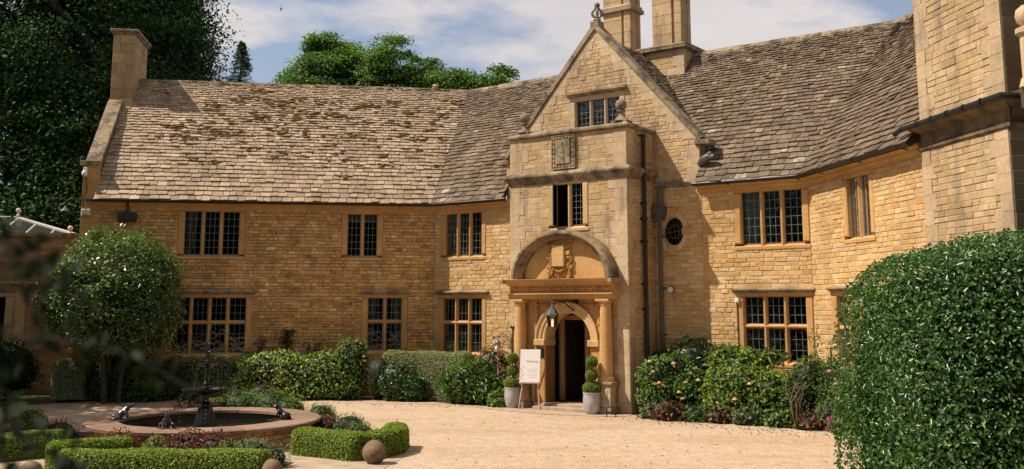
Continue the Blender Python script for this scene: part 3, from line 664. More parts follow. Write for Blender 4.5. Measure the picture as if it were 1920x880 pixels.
# moss on the left roof, the valley and the gable slopes
mb = MB(); PA = roof_P(FA); PMm = roof_P(FM)
def mossclump(P, t, s, n, r):
    for _ in range(n):
        dt, ds = random.gauss(0, r*0.8), random.gauss(0, r*0.28); q = P(t+dt, s+ds, 0.045)
        k = random.uniform(0.018, 0.06)
        mb.ball(q, k, 7, sc=(random.uniform(1.2, 2.6), random.uniform(0.7, 1.1), 0.55), jit=0.25)
PAm = lambda t, s, h: PA(t, s, h)
for (t, s, r, n) in [(8.3, 3.4, .3, 40), (8.0, 2.9, .3, 40), (7.2, 3.2, .35, 50), (6.6, 3.1, .35, 50), (7.4, 4.6, .25, 28), (6.3, 5.0, .3, 30), (5.7, 5.4, .3, 36), (4.9, 4.9, .4, 50), (5.6, 3.9, .35, 40), (5.0, 3.2, .3, 30), (4.3, 4.3, .4, 40), (3.5, 4.9, .4, 40), (3.0, 4.1, .35, 34),
                     (3.9, 3.1, .35, 28), (2.6, 3.2, .3, 24), (2.1, 4.8, .35, 34), (1.2, 5.0, .3, 26), (1.3, 3.9, .3, 24), (0.4, 3.2, .2, 20), (0.6, 2.5, .2, 14), (6.9, 1.7, .25, 20), (7.6, 1.9, .2, 18), (5.9, 2.4, .3, 18), (4.7, 2.2, .3, 16), (3.4, 1.9, .25, 14), (9.1, 5.2, .2, 10), (2.9, 1.2, .2, 10), (1.5, 1.8, .2, 10)]:
    mossclump(PAm, t, s, int(n*0.7), r*1.1)
for _ in range(150): mossclump(PAm, random.uniform(-0.4, 8.2), random.triangular(1.0, 5.4, 4.2), random.randint(2, 6), 0.08)
for _ in range(22): mossclump(PAm, random.uniform(-1.2, 0.0)-0.1, random.uniform(4.2, 5.4), 3, 0.1)
for _ in range(26): mossclump(PAm, random.uniform(-0.9, 9), SMAX-random.uniform(0.0, 0.1), 4, 0.12)
o = mb.build('moss', M['moss'], HOUSE, 'dark brown moss clumps scattered over the left roof'); o['kind'] = 'stuff'
# small clay ridge vent
mb = MB(); q = FA.p(-0.2, -SPAN, 0); mb.lathe((q[0], q[1], RIDGE+0.03), [(0.09, 0), (0.11, 0.05), (0.09, 0.08), (0.12, 0.12), (0.07, 0.18), (0.0, 0.2)], 12, (0.5, 0.33, 0.22)); shade_auto(mb.build('ridge_cap', M['dress'], HOUSE))

# ------------------------------------------------------------------ chimneys
def shaft(mb, fr, t0, t1, o0, o1, z0, z1, col, blocks=True):
    """square shaft with recessed angles, built of ashlar courses"""
    z = z0; k = 0
    while z < z1-0.01:
        h = min(random.uniform(0.30, 0.42), z1-z); c = np.array(col)*random.uniform(0.88, 1.1)
        w_ = t1-t0
        mb.box(fr, t0+0.06, t1-0.06, o0+0.06, o1-0.06, z, z+h, c*0.9)
        for a, b in ((t0, t0+w_*0.68), (t0+w_*0.76, t1)):
            mb.box(fr, a, b-0.002, o1-0.10, o1, z+0.003, z+h-0.003, c*random.uniform(0.93, 1.06), 0.008)
        for a, b in ((o0, o0+(o1-o0)*0.3), (o1-(o1-o0)*0.6, o1-0.101)):
            mb.box(fr, t1-0.10, t1, a, b, z+0.003, z+h-0.003, c*random.uniform(0.93, 1.06)); mb.box(fr, t0, t0+0.10, a, b, z+0.003, z+h-0.003, c)
        z += h; k += 1
CH = MB(); FB = Fr(FM.O, FM.d, FM.n)
CH.box(FB, 4.40, 7.36, -4.1, -2.8, 8.6, 10.36, MORT)
masonry(CH, FB, 8.8, 10.36, (4.7, 7.30), [], BUFF, ch=(0.12, 0.2), cw=(0.25, 0.5), off=-2.8, prot=(0.004, 0.010))
FBr = Fr(FB.p(7.36, -2.8, 0), -nM, dM); masonry(CH, FBr, 8.8, 10.36, (0.0, 1.5), [], BUFF, ch=(0.2, 0.3), cw=(0.3, 0.5), prot=(0.004, 0.01))
quoins(CH, FB, 7.37, -1, 8.9, 10.36, DB, 0.4, 0.26, o0=-3.0, o1=-2.78)
chim = CH.build('chimney', M['buff'], HOUSE, 'twin stone chimney stacks on the ridge behind the gable')
mb = MB(); mb.box(FB, 4.30, 7.50, -4.24, -2.66, 10.362, 10.44, OLD, 0.01); mb.box(FB, 4.36, 7.44, -4.18, -2.72, 10.442, 10.54, OLD, 0.04)
# stone flashing at the foot
mb.box(FB, 4.6, 7.42, -2.9, -2.70, 9.16, 9.50, DT); 
mb.build('plinth', M['dress_old'], chim)
mb = MB(); shaft(mb, FB, 6.23, 7.22, -3.6, -2.95, 10.54, 14.4, BUFF[0]); mb.build('shaft', M['buff'], chim)
mb = MB(); shaft(mb, FB, 4.47, 5.46, -3.6, -2.95, 10.54, 14.4, BUFF[0])
mb.box(FB, 4.38, 5.55, -3.69, -2.86, 11.92, 12.04, OLD, 0.015); mb.box(FB, 4.42, 5.51, -3.65, -2.90, 12.042, 12.14, DB, 0.03); mb.build('shaft', M['buff'], chim)
mb = MB(); mb.box(FB, 6.15, 7.30, -3.69, -2.87, 13.0, 13.12, OLD, 0.015); mb.build('shaft_band', M['dress_old'], chim)
# left chimney on the gable end
LC = MB(); t0, t1, o0, o1 = 9.86, 10.56, -4.4, -2.5
LC.box(FA, t0+0.02, t1-0.02, o0+0.02, o1-0.02, 8.6, 11.62, MORT)
FLr = Fr(FA.p(t0, o1, 0), -nA, -dA)
z = 8.7
while z < 11.6:
    h = min(random.uniform(0.3, 0.5), 11.62-z); a = t0
    while a < t1-0.01:
        b = min(t1, a+random.uniform(0.25, 0.5)); b = t1 if t1-b < 0.15 else b
        LC.box(FA, a+.003, b-.003, o1-0.05, o1, z+.003, z+h-.003, np.array(BUFF[1])*random.uniform(0.82, 1.1), 0.006); a = b
    a = 0.0
    while a < 1.89:
        b = min(1.9, a+random.uniform(0.35, 0.55)); b = 1.9 if 1.9-b < 0.2 else b
        LC.box(FLr, a+.003, b-.003, -0.05, 0.0 if a > 0 else -0.002, z+.003, z+h-.003, np.array(BUFF[1])*random.uniform(0.85, 1.1), 0.006); a = b
    z += h
lch = LC.build('chimney', M['buff'], HOUSE, 'square stone chimney at the left gable end')
mb = MB(); mb.box(FA, t0-0.05, t1+0.05, o0-0.05, o1+0.05, 11.622, 11.70, OLD, 0.02); mb.box(FA, t0-0.10, t1+0.10, o0-0.10, o1+0.10, 11.702, 11.79, OLD, 0.02)
mb.lathe(tuple(FA.p(10.2, -3.0, 11.78)), [(0.16, 0), (0.17, 0.03), (0.1, 0.06), (0, 0.07)], 12, (0.5, 0.28, 0.16)); mb.build('cap', M['dress_old'], lch)
mb = MB(); mb.prism(FLr, [(0.0, 8.95), (0.12, 8.95), (1.02, 10.12), (1.02, 10.28), (0.9, 10.28)], -0.05, 0.07, OLD); mb.build('flashing', M['dress_old'], lch)

# ------------------------------------------------------------------ windows, placed
window(FA, *wA[0], 3, label='upper three-light window at the left', curtain=[(7.55, 7.2)])
window(FA, *wA[1], 2, label='upper two-light window with pale blind', blind=True)
window(FA, *wA[2], 4, transom=2.19, hood=(3.09, 0.27), label='wide lower window behind the fountain')
window(FA, *wA[3], 2, transom=2.20, hood=(3.09, 0.25), label='lower two-light window', curtain=[(1.0, 1.3), (2.03, 1.75)])
window(FM, *wM[0], 3, label='upper three-light window left of the porch', curtain=[(0.42, 0.9)])
window(FM, *wM[1], 3, transom=2.18, hood=(3.09, 0.27), label='lower six-pane window left of the porch')
window(FM, *wM[2], 3, label='upper three-light window right of the porch', curtain=[(10.22, 10.75)])
window(FM, *wM[3], 3, transom=2.18, hood=(3.07, 0.27), label='lower six-pane window right of the porch')
window(FM, *wM[4], 3, rows=5, hood=(8.70, 0.26), label='attic window in the gable', col=DB)
window(FD, *wD[0], 2, label='tall narrow two-light window at the right', curtain=[(1.88, 2.2)])
window(FD, *wD[1], 3, transom=2.18, hood=(3.07, 0.27), label='lower window half hidden by the clipped hedge')
# white vase on the sill of the upper window left of the porch
vz = empty('vase', FM.p(1.32, -0.30, 4.26), 'small white vase with a sprig inside the upper window left of the porch', 'vase')
mb = MB(); mb.lathe((0, 0, 0), [(0.04, 0), (0.06, 0.06), (0.05, 0.16), (0.025, 0.22), (0.035, 0.26)], 12); shade_auto(mb.build('body', M['white'], vz, world=False))
mb = MB(); mb.tube([(0, 0, .25), (0.01, 0, .36), (0.03, 0, .45)], 0.006, 5); [mb.ball((random.uniform(-.03, .04), random.uniform(-.03, .03), random.uniform(.34, .5)), 0.03, 6, sc=(1, 1, .5)) for _ in range(6)]; mb.build('sprig', simple('sprig_green', (0.05, 0.1, 0.04), .7), vz, world=False)

# oval window
mb = MB(); n = 28; oc = (8.29, 4.62)
for k in range(n):
    a0, a1 = 2*math.pi*k/n, 2*math.pi*(k+1)/n
    P = []
    for o_, (rx, rz) in ((0.045, (0.47, 0.545)), (0.045, (0.335, 0.41)), (-0.14, (0.285, 0.355)), (-0.14, (0.47, 0.545))):
        for a in (a0+0.003, a1-0.003): P.append(FM.p(oc[0]+rx*math.cos(a), o_, oc[1]+rz*math.sin(a)))
    mb.add(P, [[0, 1, 3, 2], [2, 3, 5, 4], [4, 5, 7, 6], [6, 7, 1, 0]], np.array((0.66, 0.49, 0.29))*(1.0 if (k//4) % 2 else 0.93))
for a in range(4):
    ca, sa = math.cos(a*math.pi/2), math.sin(a*math.pi/2); rx = 0.40; rz = 0.47
    cx, cz = oc[0]+ca*0.42, oc[1]+sa*0.49
    mb.box(FM, cx-(0.13 if ca else 0.085), cx+(0.13 if ca else 0.085), -0.02, 0.075, cz-(0.13 if sa else 0.09), cz+(0.13 if sa else 0.09), DG, 0.012)
ow = mb.build('oval_window', M['dress'], HOUSE)
mb = MB(); mb.add([FM.p(oc[0]+0.30*math.cos(2*math.pi*k/24), -0.115, oc[1]+0.37*math.sin(2*math.pi*k/24)) for k in range(24)], [list(range(24))]); mb.build('pane', M['glass'], ow)
mb = MB(); 
mb.tube([FM.p(oc[0]+0.14*math.cos(2*math.pi*k/20), -0.105, oc[1]+0.18*math.sin(2*math.pi*k/20)) for k in range(21)], 0.006, 5)
for k in range(12):
    a = 2*math.pi*k/12+0.13; r0 = 0.0 if k % 3 == 0 else 0.14
    mb.tube([FM.p(oc[0]+r0*math.cos(a), -0.105, oc[1]+r0*1.28*math.sin(a)), FM.p(oc[0]+0.29*math.cos(a), -0.105, oc[1]+0.36*math.sin(a))], 0.006, 5)
mb.build('glazing_bars', M['lead'], ow)
mb = MB(); P = [FM.p(t, o, z) for o in (-1.2, -0.15) for t, z in ((7.8, 4.0), (8.8, 4.0), (8.8, 5.2), (7.8, 5.2))]; mb.add(P, [[0, 1, 2, 3], [0, 4, 5, 1], [1, 5, 6, 2], [2, 6, 7, 3], [3, 7, 4, 0]]); mb.build('room_interior', M['inside'], ow)

# ------------------------------------------------------------------ porch
PC = 5.90; AR = 0.70; AS = 1.80                   # arch centre, radius, springing height
wP = (5.50, 6.40, 4.80, 5.92)
mb = MB()
hp = hole(*wP)
backing(mb, FP, PT0, PT1, 3.3, 7.30, [hp], MORT, depth=0.4)
mb.box(FP, PT0, 4.95, -0.4, 0, 0, 3.3, DG); mb.box(FP, 6.81, PT1, -0.4, 0, 0, 3.3, DG)
n = 24
def arch_strip(mb, fr, c, r, zs, tl, tr, ztop, o0, o1, col):
    xs = [tl]+[c-r*math.cos(math.pi*k/n) for k in range(n+1)]+[tr]
    for i in range(len(xs)-1):
        a, b = xs[i], xs[i+1]
        za = zs+math.sqrt(max(0, r*r-(a-c)**2)) if abs(a-c) < r+1e-6 else None; zb = zs+math.sqrt(max(0, r*r-(b-c)**2)) if abs(b-c) < r+1e-6 else None
        if i == 0 or i == len(xs)-2: mb.box(fr, a, b, o0, o1, 0, ztop, col)
        else: mb.prism(fr, [(a, za), (b, zb), (b, ztop), (a, ztop)], o0, o1, col)
arch_strip(mb, FP, PC, AR, AS, 4.95, 6.81, 3.3, -0.4, 0.0, DG)
lz = lambda z: [(PT0+0.02, PT1-0.02)]
masonry(mb, FP, 3.32, 5.98, lz, [hp, (4.1, 7.5, 3.2, 3.45), lambda z: None if z > 4.45 else (5.88-1.55*math.sqrt(max(0, 1-((z-3.4)/1.1)**2)), 5.88+1.55*math.sqrt(max(0, 1-((z-3.4)/1.1)**2)))], BUFF, ch=(0.10, 0.17), cw=(0.2, 0.45), prot=(0.003, 0.009))
masonry(mb, FP, 6.28, 7.28, lz, [], BUFF, ch=(0.10, 0.16), cw=(0.2, 0.45), prot=(0.003, 0.009))
for fr, t, sd_ in ((FP, PT0, 1), (FP, PT1, -1)):
    quoins(mb, fr, t, sd_, 0.0, 5.98, DB, 0.52, 0.34, o1=0.014); quoins(mb, fr, t, sd_, 6.28, 7.28, DB, 0.6, 0.4, o1=0.014)
for fr, tt in ((FR, 1), (FL, -1)):
    mb.box(fr, 0.4, SP-0.001, -0.35, 0, 0, 7.30, MORT); masonry(mb, fr, 0, 5.98, (0.3, SP), [], BUFF if True else GOLD, cw=(0.18, 0.4)); masonry(mb, fr, 6.28, 7.28, (0.3, SP), [], BUFF, cw=(0.18, 0.4)); quoins(mb, fr, 0.0, 1, 0, 5.98, DB, 0.40, 0.26, o1=0.014); quoins(mb, fr, 0.0, 1, 6.28, 7.28, DB, 0.5, 0.3, o1=0.014)
mb.box(FP, PT0+0.1, PT1-0.1, -SP, -0.38, 6.9, 7.0, MORT)
porch = mb.build('porch', M['buff'], HOUSE, 'square stone porch tower with parapet')
sprof = [(-0.05, 5.96), (0.03, 5.96), (0.05, 6.05), (0.12, 6.12), (0.15, 6.17), (0.15, 6.21), (0.03, 6.30), (-0.05, 6.30)]
kprof = [(-0.36, 7.28), (0.05, 7.28), (0.09, 7.31), (0.09, 7.36), (0.02, 7.42), (-0.30, 7.42), (-0.36, 7.38)]
for nm, pf in (('cornice', sprof), ('coping', kprof)):
    mb = MB(); mb.profile(FP, pf, PT0, PT1, OLD, m0=-1, m1=1); mb.profile(FR, pf, 0, SP-0.003, OLD, m0=-1, m1=0); mb.profile(FL, pf, 0, SP-0.003, OLD, m0=-1, m1=0)
    mb.build(nm, M['dress_old'], porch)
for t in (PT0+0.40, PT1-0.22):
    mb = MB(); c = FP.p(t, -0.14, 7.42); fq = Fr(FP.p(t, -0.14, 0), dM, nM)
    mb.box(fq, -0.24, 0.24, -0.16, 0.16, 7.42, 7.47, OLD, 0.01)
    mb.lathe(tuple(c), [(0.22, 0.05), (0.15, 0.12), (0.09, 0.18), (0.065, 0.25), (0.07, 0.29), (0.12, 0.31), (0.12, 0.335), (0.06, 0.35)], 16, OLD); mb.ball(tuple(c+V(0, 0, 0.49)), 0.15, 16, OLD)
    shade_auto(mb.build('ball_finial', M['dress_old'], porch))
window(FP, *wP, 2, label='porch window with its left casement open', rows=7, open_first=True, col=(0.55, 0.38, 0.19))
# sundial panel
mb = MB(); sc_ = (5.84, 6.80)
mb.box(FP, 5.46, 6.21, -0.02, 0.06, 6.33, 7.25, OLD, 0.01)
for k in range(7):
    for tt in (5.53, 6.14): mb.ball(FP.p(tt, 0.06, 6.42+k*0.125), 0.035, 7, (0.5, 0.42, 0.3), sc=(1.0, 1.0, 1.4))
for k in range(5):
    for zz_ in (6.40, 7.18): mb.ball(FP.p(5.62+k*0.11, 0.06, zz_), 0.035, 7, (0.5, 0.42, 0.3), sc=(1.5, 1.0, .8))
for a, b in ((5.46, 5.475), (6.195, 6.21)): mb.box(FP, a, b, 0.06, 0.085, 6.33, 7.25, DB)
for a, b in ((6.33, 6.345), (7.235, 7.25)): mb.box(FP, 5.476, 6.194, 0.06, 0.085, a, b, DB)
mb.box(FP, 5.60, 6.07, 0.06, 0.10, 6.46, 7.12, OLD, 0.01)
sdp = mb.build('sundial', M['dress_old'], porch)
mb = MB(); mb.tube([FP.p(5.84, 0.10, 7.04), FP.p(5.70, 0.33, 6.72), FP.p(5.84, 0.10, 6.60)], 0.012, 5); mb.build('gnomon', M['verdigris'], sdp)
# doorway: columns, entablature, pediment
for t in (4.50, 7.18):
    mb = MB(); q = Fr(FP.p(t, 0.19, 0), dM, nM)
    mb.box(q, -0.27, 0.27, -0.19, 0.24, 0.0, 0.16, OLD, 0.01); mb.box(q, -0.235, 0.235, -0.19, 0.21, 0.162, 0.72, DT, 0.01); mb.box(q, -0.29, 0.29, -0.19, 0.26, 0.722, 0.79, OLD, 0.015)
    mb.box(q, -0.15, 0.15, 0.208, 0.22, 0.26, 0.62, DB, 0.01); mb.build('pedestal', M['dress_old'], porch)
    mb = MB(); c = tuple(q.p(0, 0, 0))
    mb.lathe(c, [(0.225, 0.79), (0.225, 0.83), (0.21, 0.85), (0.22, 0.88), (0.19, 0.91), (0.17, 0.94), (0.168, 1.2), (0.166, 1.6), (0.155, 2.2), (0.142, 2.68), (0.16, 2.70), (0.16, 2.72), (0.145, 2.73), (0.19, 2.79)], 24, DG)
    mb.box(q, -0.20, 0.20, -0.19, 0.20, 2.79, 2.85, DG, 0.008); shade_auto(mb.build('column', M['dress'], porch), 30)
mb = MB()
ep = [(0.0, 2.852), (0.33, 2.852), (0.33, 2.90), (0.36, 2.91), (0.36, 2.96), (0.40, 2.98), (0.40, 3.0), (0.27, 3.02), (0.27, 3.20), (0.36, 3.22), (0.39, 3.27), (0.50, 3.30), (0.54, 3.37), (0.0, 3.40)]
mb.profile(FP, ep, 4.20, 7.48, DG)
for t in (4.2, 7.48):
    s_ = -1 if t < 5 else 1
    mb.box(FP, min(t, t+s_*0.12), max(t, t+s_*0.12), 0.0, 0.60, 3.27, 3.37, OLD, 0.01)
en = mb.build('entablature', M['dress'], porch)
mb = MB()
for k in range(13):                                # carved strapwork of the frieze
    t = 4.40+k*0.24
    if k % 3 == 1: mb.ball(FP.p(t, 0.27, 3.11), 0.05, 8, DG, sc=(1.3, 1, 1))
    elif k % 3 == 0: mb.box(FP, t-0.07, t+0.07, 0.265, 0.305, 3.07, 3.15, DG, 0.01)
    else:
        for s_ in (1, -1): mb.tube([FP.p(t-0.08, 0.275, 3.11-s_*0.055), FP.p(t, 0.30, 3.11+s_*0.055), FP.p(t+0.08, 0.275, 3.11-s_*0.055)], 0.014, 5, DG)
mb.build('frieze_carving', M['dress'], porch)
# semicircular pediment
mb = MB(); PW, PH, pz = 1.54, 1.22, 3.40
prof = [(1.0, 0.46), (1.0, 0.34), (0.965, 0.52), (0.91, 0.50), (0.90, 0.40), (0.86, 0.36), (0.85, 0.24), (0.80, 0.2), (0.80, 0.06)]
outer = [(1.03, 0.0), (1.03, 0.36), (1.0, 0.42), (0.955, 0.43), (0.945, 0.36), (0.90, 0.33), (0.89, 0.27), (0.845, 0.24), (0.835, 0.09)]
nn = 40; P = []; F_ = []; cols = []
for k in range(nn+1):
    a = math.pi*k/nn
    for q, o_ in outer: P.append(FP.p(5.89-PW*q*math.cos(a), o_, pz+PH*q*math.sin(a)))
m_ = len(outer)
for k in range(nn):
    for j in range(m_-1): F_.append([k*m_+j, k*m_+j+1, (k+1)*m_+j+1, (k+1)*m_+j])
mb.add(P, F_, (0.33, 0.25, 0.155)); pd = shade_auto(mb.build('pediment', M['dress_old'], porch), 25)
mb = MB(); n2_ = 24
mb.add([FP.p(5.89-PW*0.86*math.cos(math.pi*k/n2_), 0.11, pz+PH*0.86*math.sin(math.pi*k/n2_)) for k in range(n2_+1)], [list(range(n2_+1))], (0.58, 0.37, 0.16)); mb.build('tympanum', M['dress'], pd if False else porch)
# carved cartouche
mb = MB(); cc = (5.76, 3.98)
mb.box(FP, cc[0]-0.20, cc[0]+0.20, 0.11, 0.26, 3.70, 4.28, (0.62, 0.41, 0.19), 0.02); mb.box(FP, cc[0]-0.35, cc[0]+0.35, 0.11, 0.21, 4.0, 4.12, DG, 0.02)
random.seed(3)
for s_ in (-1, 1):
    for k in range(26):
        zz_ = 3.44+k*0.036; tt = cc[0]+s_*(0.30+0.04*math.sin(k*1.1))
        if 3.98 < zz_ < 4.13: continue
        a = k*0.9; mb.tube([FP.p(tt+0.06*math.cos(a+q), 0.16+0.04*math.sin(q*2+k), zz_+0.06*math.sin(a+q)) for q in (0, 1, 2, 3, 4)], 0.02, 5, DG)
for k in range(9): 
    t = cc[0]-0.18+0.045*k; mb.ball(FP.p(t, 0.19, 3.66-0.08*math.sin(math.pi*k/8)), 0.032, 7, DG)
for k in range(4): mb.tube([FP.p(cc[0]-0.15+k*0.09, 0.12, 3.42), FP.p(cc[0]-0.12+k*0.09, 0.16, 3.50), FP.p(cc[0]-0.14+k*0.09, 0.12, 3.58)], 0.012, 5, DG)
shade_auto(mb.build('carved_panel', M['dress'], porch))
# arch mouldings
mb = MB()
def archband(mb, fr, c, zs, prof, col, n=32, foot=None):
    P = []; F_ = []; m_ = len(prof)
    angs = [math.pi*k/n for k in range(n+1)]
    pts = [(math.cos(a), math.sin(a), 0) for a in angs]
    for (ca, sa, _) in pts:
        for r, o_ in prof: P.append(fr.p(c-r*ca, o_, zs+r*sa))
    for k in range(n):
        for j in range(m_-1): F_.append([k*m_+j, k*m_+j+1, (k+1)*m_+j+1, (k+1)*m_+j])
    mb.add(P, F_, col)
archband(mb, FP, PC, AS, [(AR-0.01, -0.40), (AR-0.01, 0.0), (AR+0.02, 0.05), (AR+0.10, 0.05), (AR+0.12, 0.08), (AR+0.20, 0.08), (AR+0.24, 0.12), (AR+0.28, 0.12), (AR+0.28, 0.0)], (0.60, 0.41, 0.21))
for s_ in (-1, 1):
    a, b = (PC-AR-0.32, PC-AR+0.03) if s_ < 0 else (PC+AR-0.03, PC+AR+0.32)
    mb.box(FP, a, b, -0.42, 0.13, AS-0.17, AS, (0.58, 0.40, 0.21), 0.015)
    mb.box(FP, min(PC+s_*AR, PC+s_*(AR+0.26)), max(PC+s_*AR, PC+s_*(AR+0.26)), -0.41, 0.05, 0.12, AS-0.17, DG, 0.02)
shade_auto(mb.build('arch', M['dress'], porch), 30)
for s_ in (-1, 1):
    mb = MB(); bx, bz = PC+s_*0.92, 2.56
    for k in range(14):
        a = k*0.8; zz_ = 2.15+k*0.038; mb.tube([FP.p(bx+s_*0.05+0.045*math.cos(a+q), 0.05+0.02*math.sin(q+k), zz_+0.04*math.sin(a+q)) for q in (0, 1.2, 2.4, 3.6)], 0.013, 5, DG)
    for k in range(5): mb.ball(FP.p(bx-s_*k*0.11, 0.04, 2.70), 0.035, 7, DG, sc=(1.2, 1, 1))
    mb.box(FP, PC+s_*0.99-0.035, PC+s_*0.99+0.035, 0.0, 0.06, 1.2, 2.82, DG)
    mb.build('spandrel_carving', M['dress'], porch)
# lobby inside the porch
mb = MB(); P = [FP.p(t, o, z) for o in (-SP-1.2, -0.401) for t, z in ((4.6, 0.16), (7.2, 0.16), (7.2, 3.2), (4.6, 3.2))]
mb.add(P, [[0, 1, 2, 3], [0, 4, 5, 1], [1, 5, 6, 2], [2, 6, 7, 3], [3, 7, 4, 0]], (0.25, 0.15, 0.07)); mb.build('lobby', M['inside'], porch)
mb = MB(); mb.box(FP, 4.9, 7.25, -1.2, 0.12, 0.0, 0.15, (1, 1, 1), 0.01); mb.box(FP, 5.05, 7.0, 0.121, 0.42, 0.0, 0.085, (1, 1, 1), 0.01)
for k in range(4): mb.box(FP, 5.06+k*0.49, 5.54+k*0.49, 0.43, 0.44, 0.0, 0.08)
mb.build('doorstep', M['paving'], porch)
dr = MB(); dr.box(FP, 5.92, 6.06, -0.95, -0.80, 0.16, 2.7, (0.34, 0.21, 0.10)); dr.box(FP, 5.1, 5.24, -0.95, -0.80, 0.16, 2.7, (0.5, 0.32, 0.15)); dr.box(FP, 6.70, 6.9, -0.95, -0.80, 0.16, 2.7, (0.5, 0.32, 0.15)); dr.box(FP, 5.24, 6.7, -0.95, -0.80, 2.3, 2.42, (0.45, 0.28, 0.13))
door = dr.build('door_frame', M['dress'], HOUSE)
mb = MB(); mb.box(FP, 6.10, 6.68, -0.90, -0.86, 0.16, 0.95); mb.box(FP, 6.10, 6.19, -0.90, -0.86, 0.95, 2.3); mb.box(FP, 6.59, 6.68, -0.90, -0.86, 0.95, 2.3); mb.box(FP, 6.20, 6.58, -0.86, -0.845, 0.25, 0.85)
fo = Fr(FP.p(5.26, -0.86, 0), -nM*0.96+dM*0.28, dM); mb.box(fo, 0, 0.66, -0.02, 0.02, 0.16, 2.3); mb.build('door', M['wood'], door)
mb = MB(); mb.box(FP, 6.19, 6.59, -0.885, -0.88, 0.95, 2.3); mb.build('pane', M['glass'], door)
mb = MB()
for k in range(4):
    z = 1.02+k*0.33
    for s_ in (1, -1): mb.tube([FP.p(6.19+0.4*q, -0.872, z+0.165+s_*0.165*(1-abs(2*q-1))) for q in (0, 0.25, .5, 0.75, 1)], 0.006, 5)
mb.build('lattice', M['lead'], door)
mb = MB(); mb.box(FP, 5.02, 5.18, 0.05, 0.075, 1.32, 1.56, (1, 1, 1), 0.008); mb.build('wall_plaque', M['black'], porch, 'small black plaque beside the arch')
# downpipes, hopper
def pipe(fr, t, o, z0, z1, r, name='downpipe', collars=()):
    mb = MB(); mb.tube([fr.p(t, o, z0), fr.p(t, o, z1)], r, 10)
    for z in collars: mb.tube([fr.p(t, o, z), fr.p(t, o, z+0.07)], r*1.3, 10); mb.box(fr, t-r*2, t+r*2, 0.0, 0.02, z+0.01, z+0.06)
    return mb
mb = pipe(FR, 0.72, 0.10, 0.0, 7.18, 0.055, collars=(7.1, 5.3, 4.9, 4.3, 3.2, 2.55, 1.2)); mb.box(FR, 0.64, 0.80, 0.02, 0.16, 0.1, 0.3); shade_auto(mb.build('downpipe', M['black'], HOUSE, 'black downpipe on the porch flank'))
mb = pipe(FM, 7.97, 0.12, 0.0, 5.1, 0.05, collars=(4.45, 3.1, 1.9)); mb.box(FM, 7.80, 8.14, 0.03, 0.24, 5.02, 5.30); mb.box(FM, 7.84, 8.10, 0.05, 0.22, 4.92, 5.02)
for t in (7.92, 8.06): mb.tube([FM.p(t, 0.14, 5.3), FM.p(t+0.02, 0.14, 5.7), FM.p(t+0.06, 0.12, 5.85), FM.p(t+0.04, 0.02, 5.92)], 0.035, 8)
shade_auto(mb.build('downpipe', M['leadgrey'], HOUSE, 'grey lead downpipe with hopper in the corner by the porch'))
mb = MB(); mb.tube([FM.p(10.06, 0.03, 1.0), FM.p(10.06, 0.03, 2.72)], 0.013, 6); mb.build('cable_conduit', M['black'], HOUSE)

# ------------------------------------------------------------------ small things on the walls
def face_fr(fr): return math.atan2(fr.d[1], fr.d[0])
fl = empty('floodlight', FM.p(8.27, 0.0, 3.10), 'small round grey floodlight on the shaded wall below the oval window', 'light', rz=face_fr(FM))
mb = MB(); mb.tube([(0, 0, 0.03), (0, 0.10 if False else -0.10, 0.03)], 0.03, 10); mb.build('bracket', M['leadgrey'], fl, world=False)
mb = MB(); mb.tube([(0, -0.10, 0), (0.02, -0.16, 0), (0.03, -0.24, -0.01), (0.032, -0.25, -0.01)], [0.05, 0.085, 0.10, 0.10], 14); mb.build('housing', M['leadgrey'], fl, world=False)
mb = MB(); mb.tube([(0.033, -0.252, -0.01), (0.034, -0.256, -0.01)], 0.075, 14); mb.build('lens', M['plastic'], fl, world=False)
sn = empty('sensor', FM.p(10.06, 0.0, 2.74), 'small pale sensor box at the top of a thin cable beside the right lower window', 'sensor', rz=face_fr(FM))
mb = MB(); mb.box(Fr(V(0, 0, 0), V(1, 0, 0), V(0, -1, 0)), -0.06, 0.06, 0.0, 0.09, 0, 0.13, (1, 1, 1), 0.015); mb.build('housing', M['plastic'], sn, world=False)
mb = MB(); mb.ball((0, -0.09, 0.05), 0.028, 8); mb.build('lens', M['white'], sn, world=False)
ab = empty('alarm_box', FA.p(10.42, 0.03, 5.34), 'cream alarm box on the corner of the left wing under the eave', 'alarm', rz=face_fr(FA)+math.pi)
mb = MB(); mb.box(Fr(V(0, 0, 0), V(1, 0, 0), V(0, -1, 0)), -0.13, 0.13, 0.0, 0.08, 0, 0.20, (1, 1, 1), 0.02); mb.build('housing', M['plastic'], ab, world=False)
mb = MB(); mb.box(Fr(V(0, 0, 0), V(1, 0, 0), V(0, -1, 0)), -0.05, 0.05, 0.08, 0.088, 0.02, 0.05); mb.build('sounder_grille', M['leadgrey'], ab, world=False)
cc_ = empty('security_camera', FA.p(10.50, 0.10, 6.62), 'white dome security camera under the left kneeler', 'camera', rz=face_fr(FA)+math.pi)
mb = MB(); mb.box(Fr(V(0, 0, 0), V(1, 0, 0), V(0, -1, 0)), -0.05, 0.05, -0.1, 0.05, 0.05, 0.16, (1, 1, 1), 0.015); mb.build('bracket', M['white'], cc_, world=False)
mb = MB(); mb.lathe((0, -0.05, -0.06), [(0.03, -0.06), (0.07, -0.03), (0.085, 0.02), (0.085, 0.07), (0.05, 0.12)], 14); shade_auto(mb.build('dome', M['white'], cc_, world=False))
vb = empty('wall_hopper', FA.p(9.22, 0.03, 5.18), 'dark rectangular box with a short pipe under the left eave', 'vent box', rz=face_fr(FA)+math.pi)
mb = MB(); mb.box(Fr(V(0, 0, 0), V(1, 0, 0), V(0, -1, 0)), -0.26, 0.26, 0.0, 0.22, 0, 0.26, (1, 1, 1), 0.02); mb.build('box', M['black'], vb, world=False)
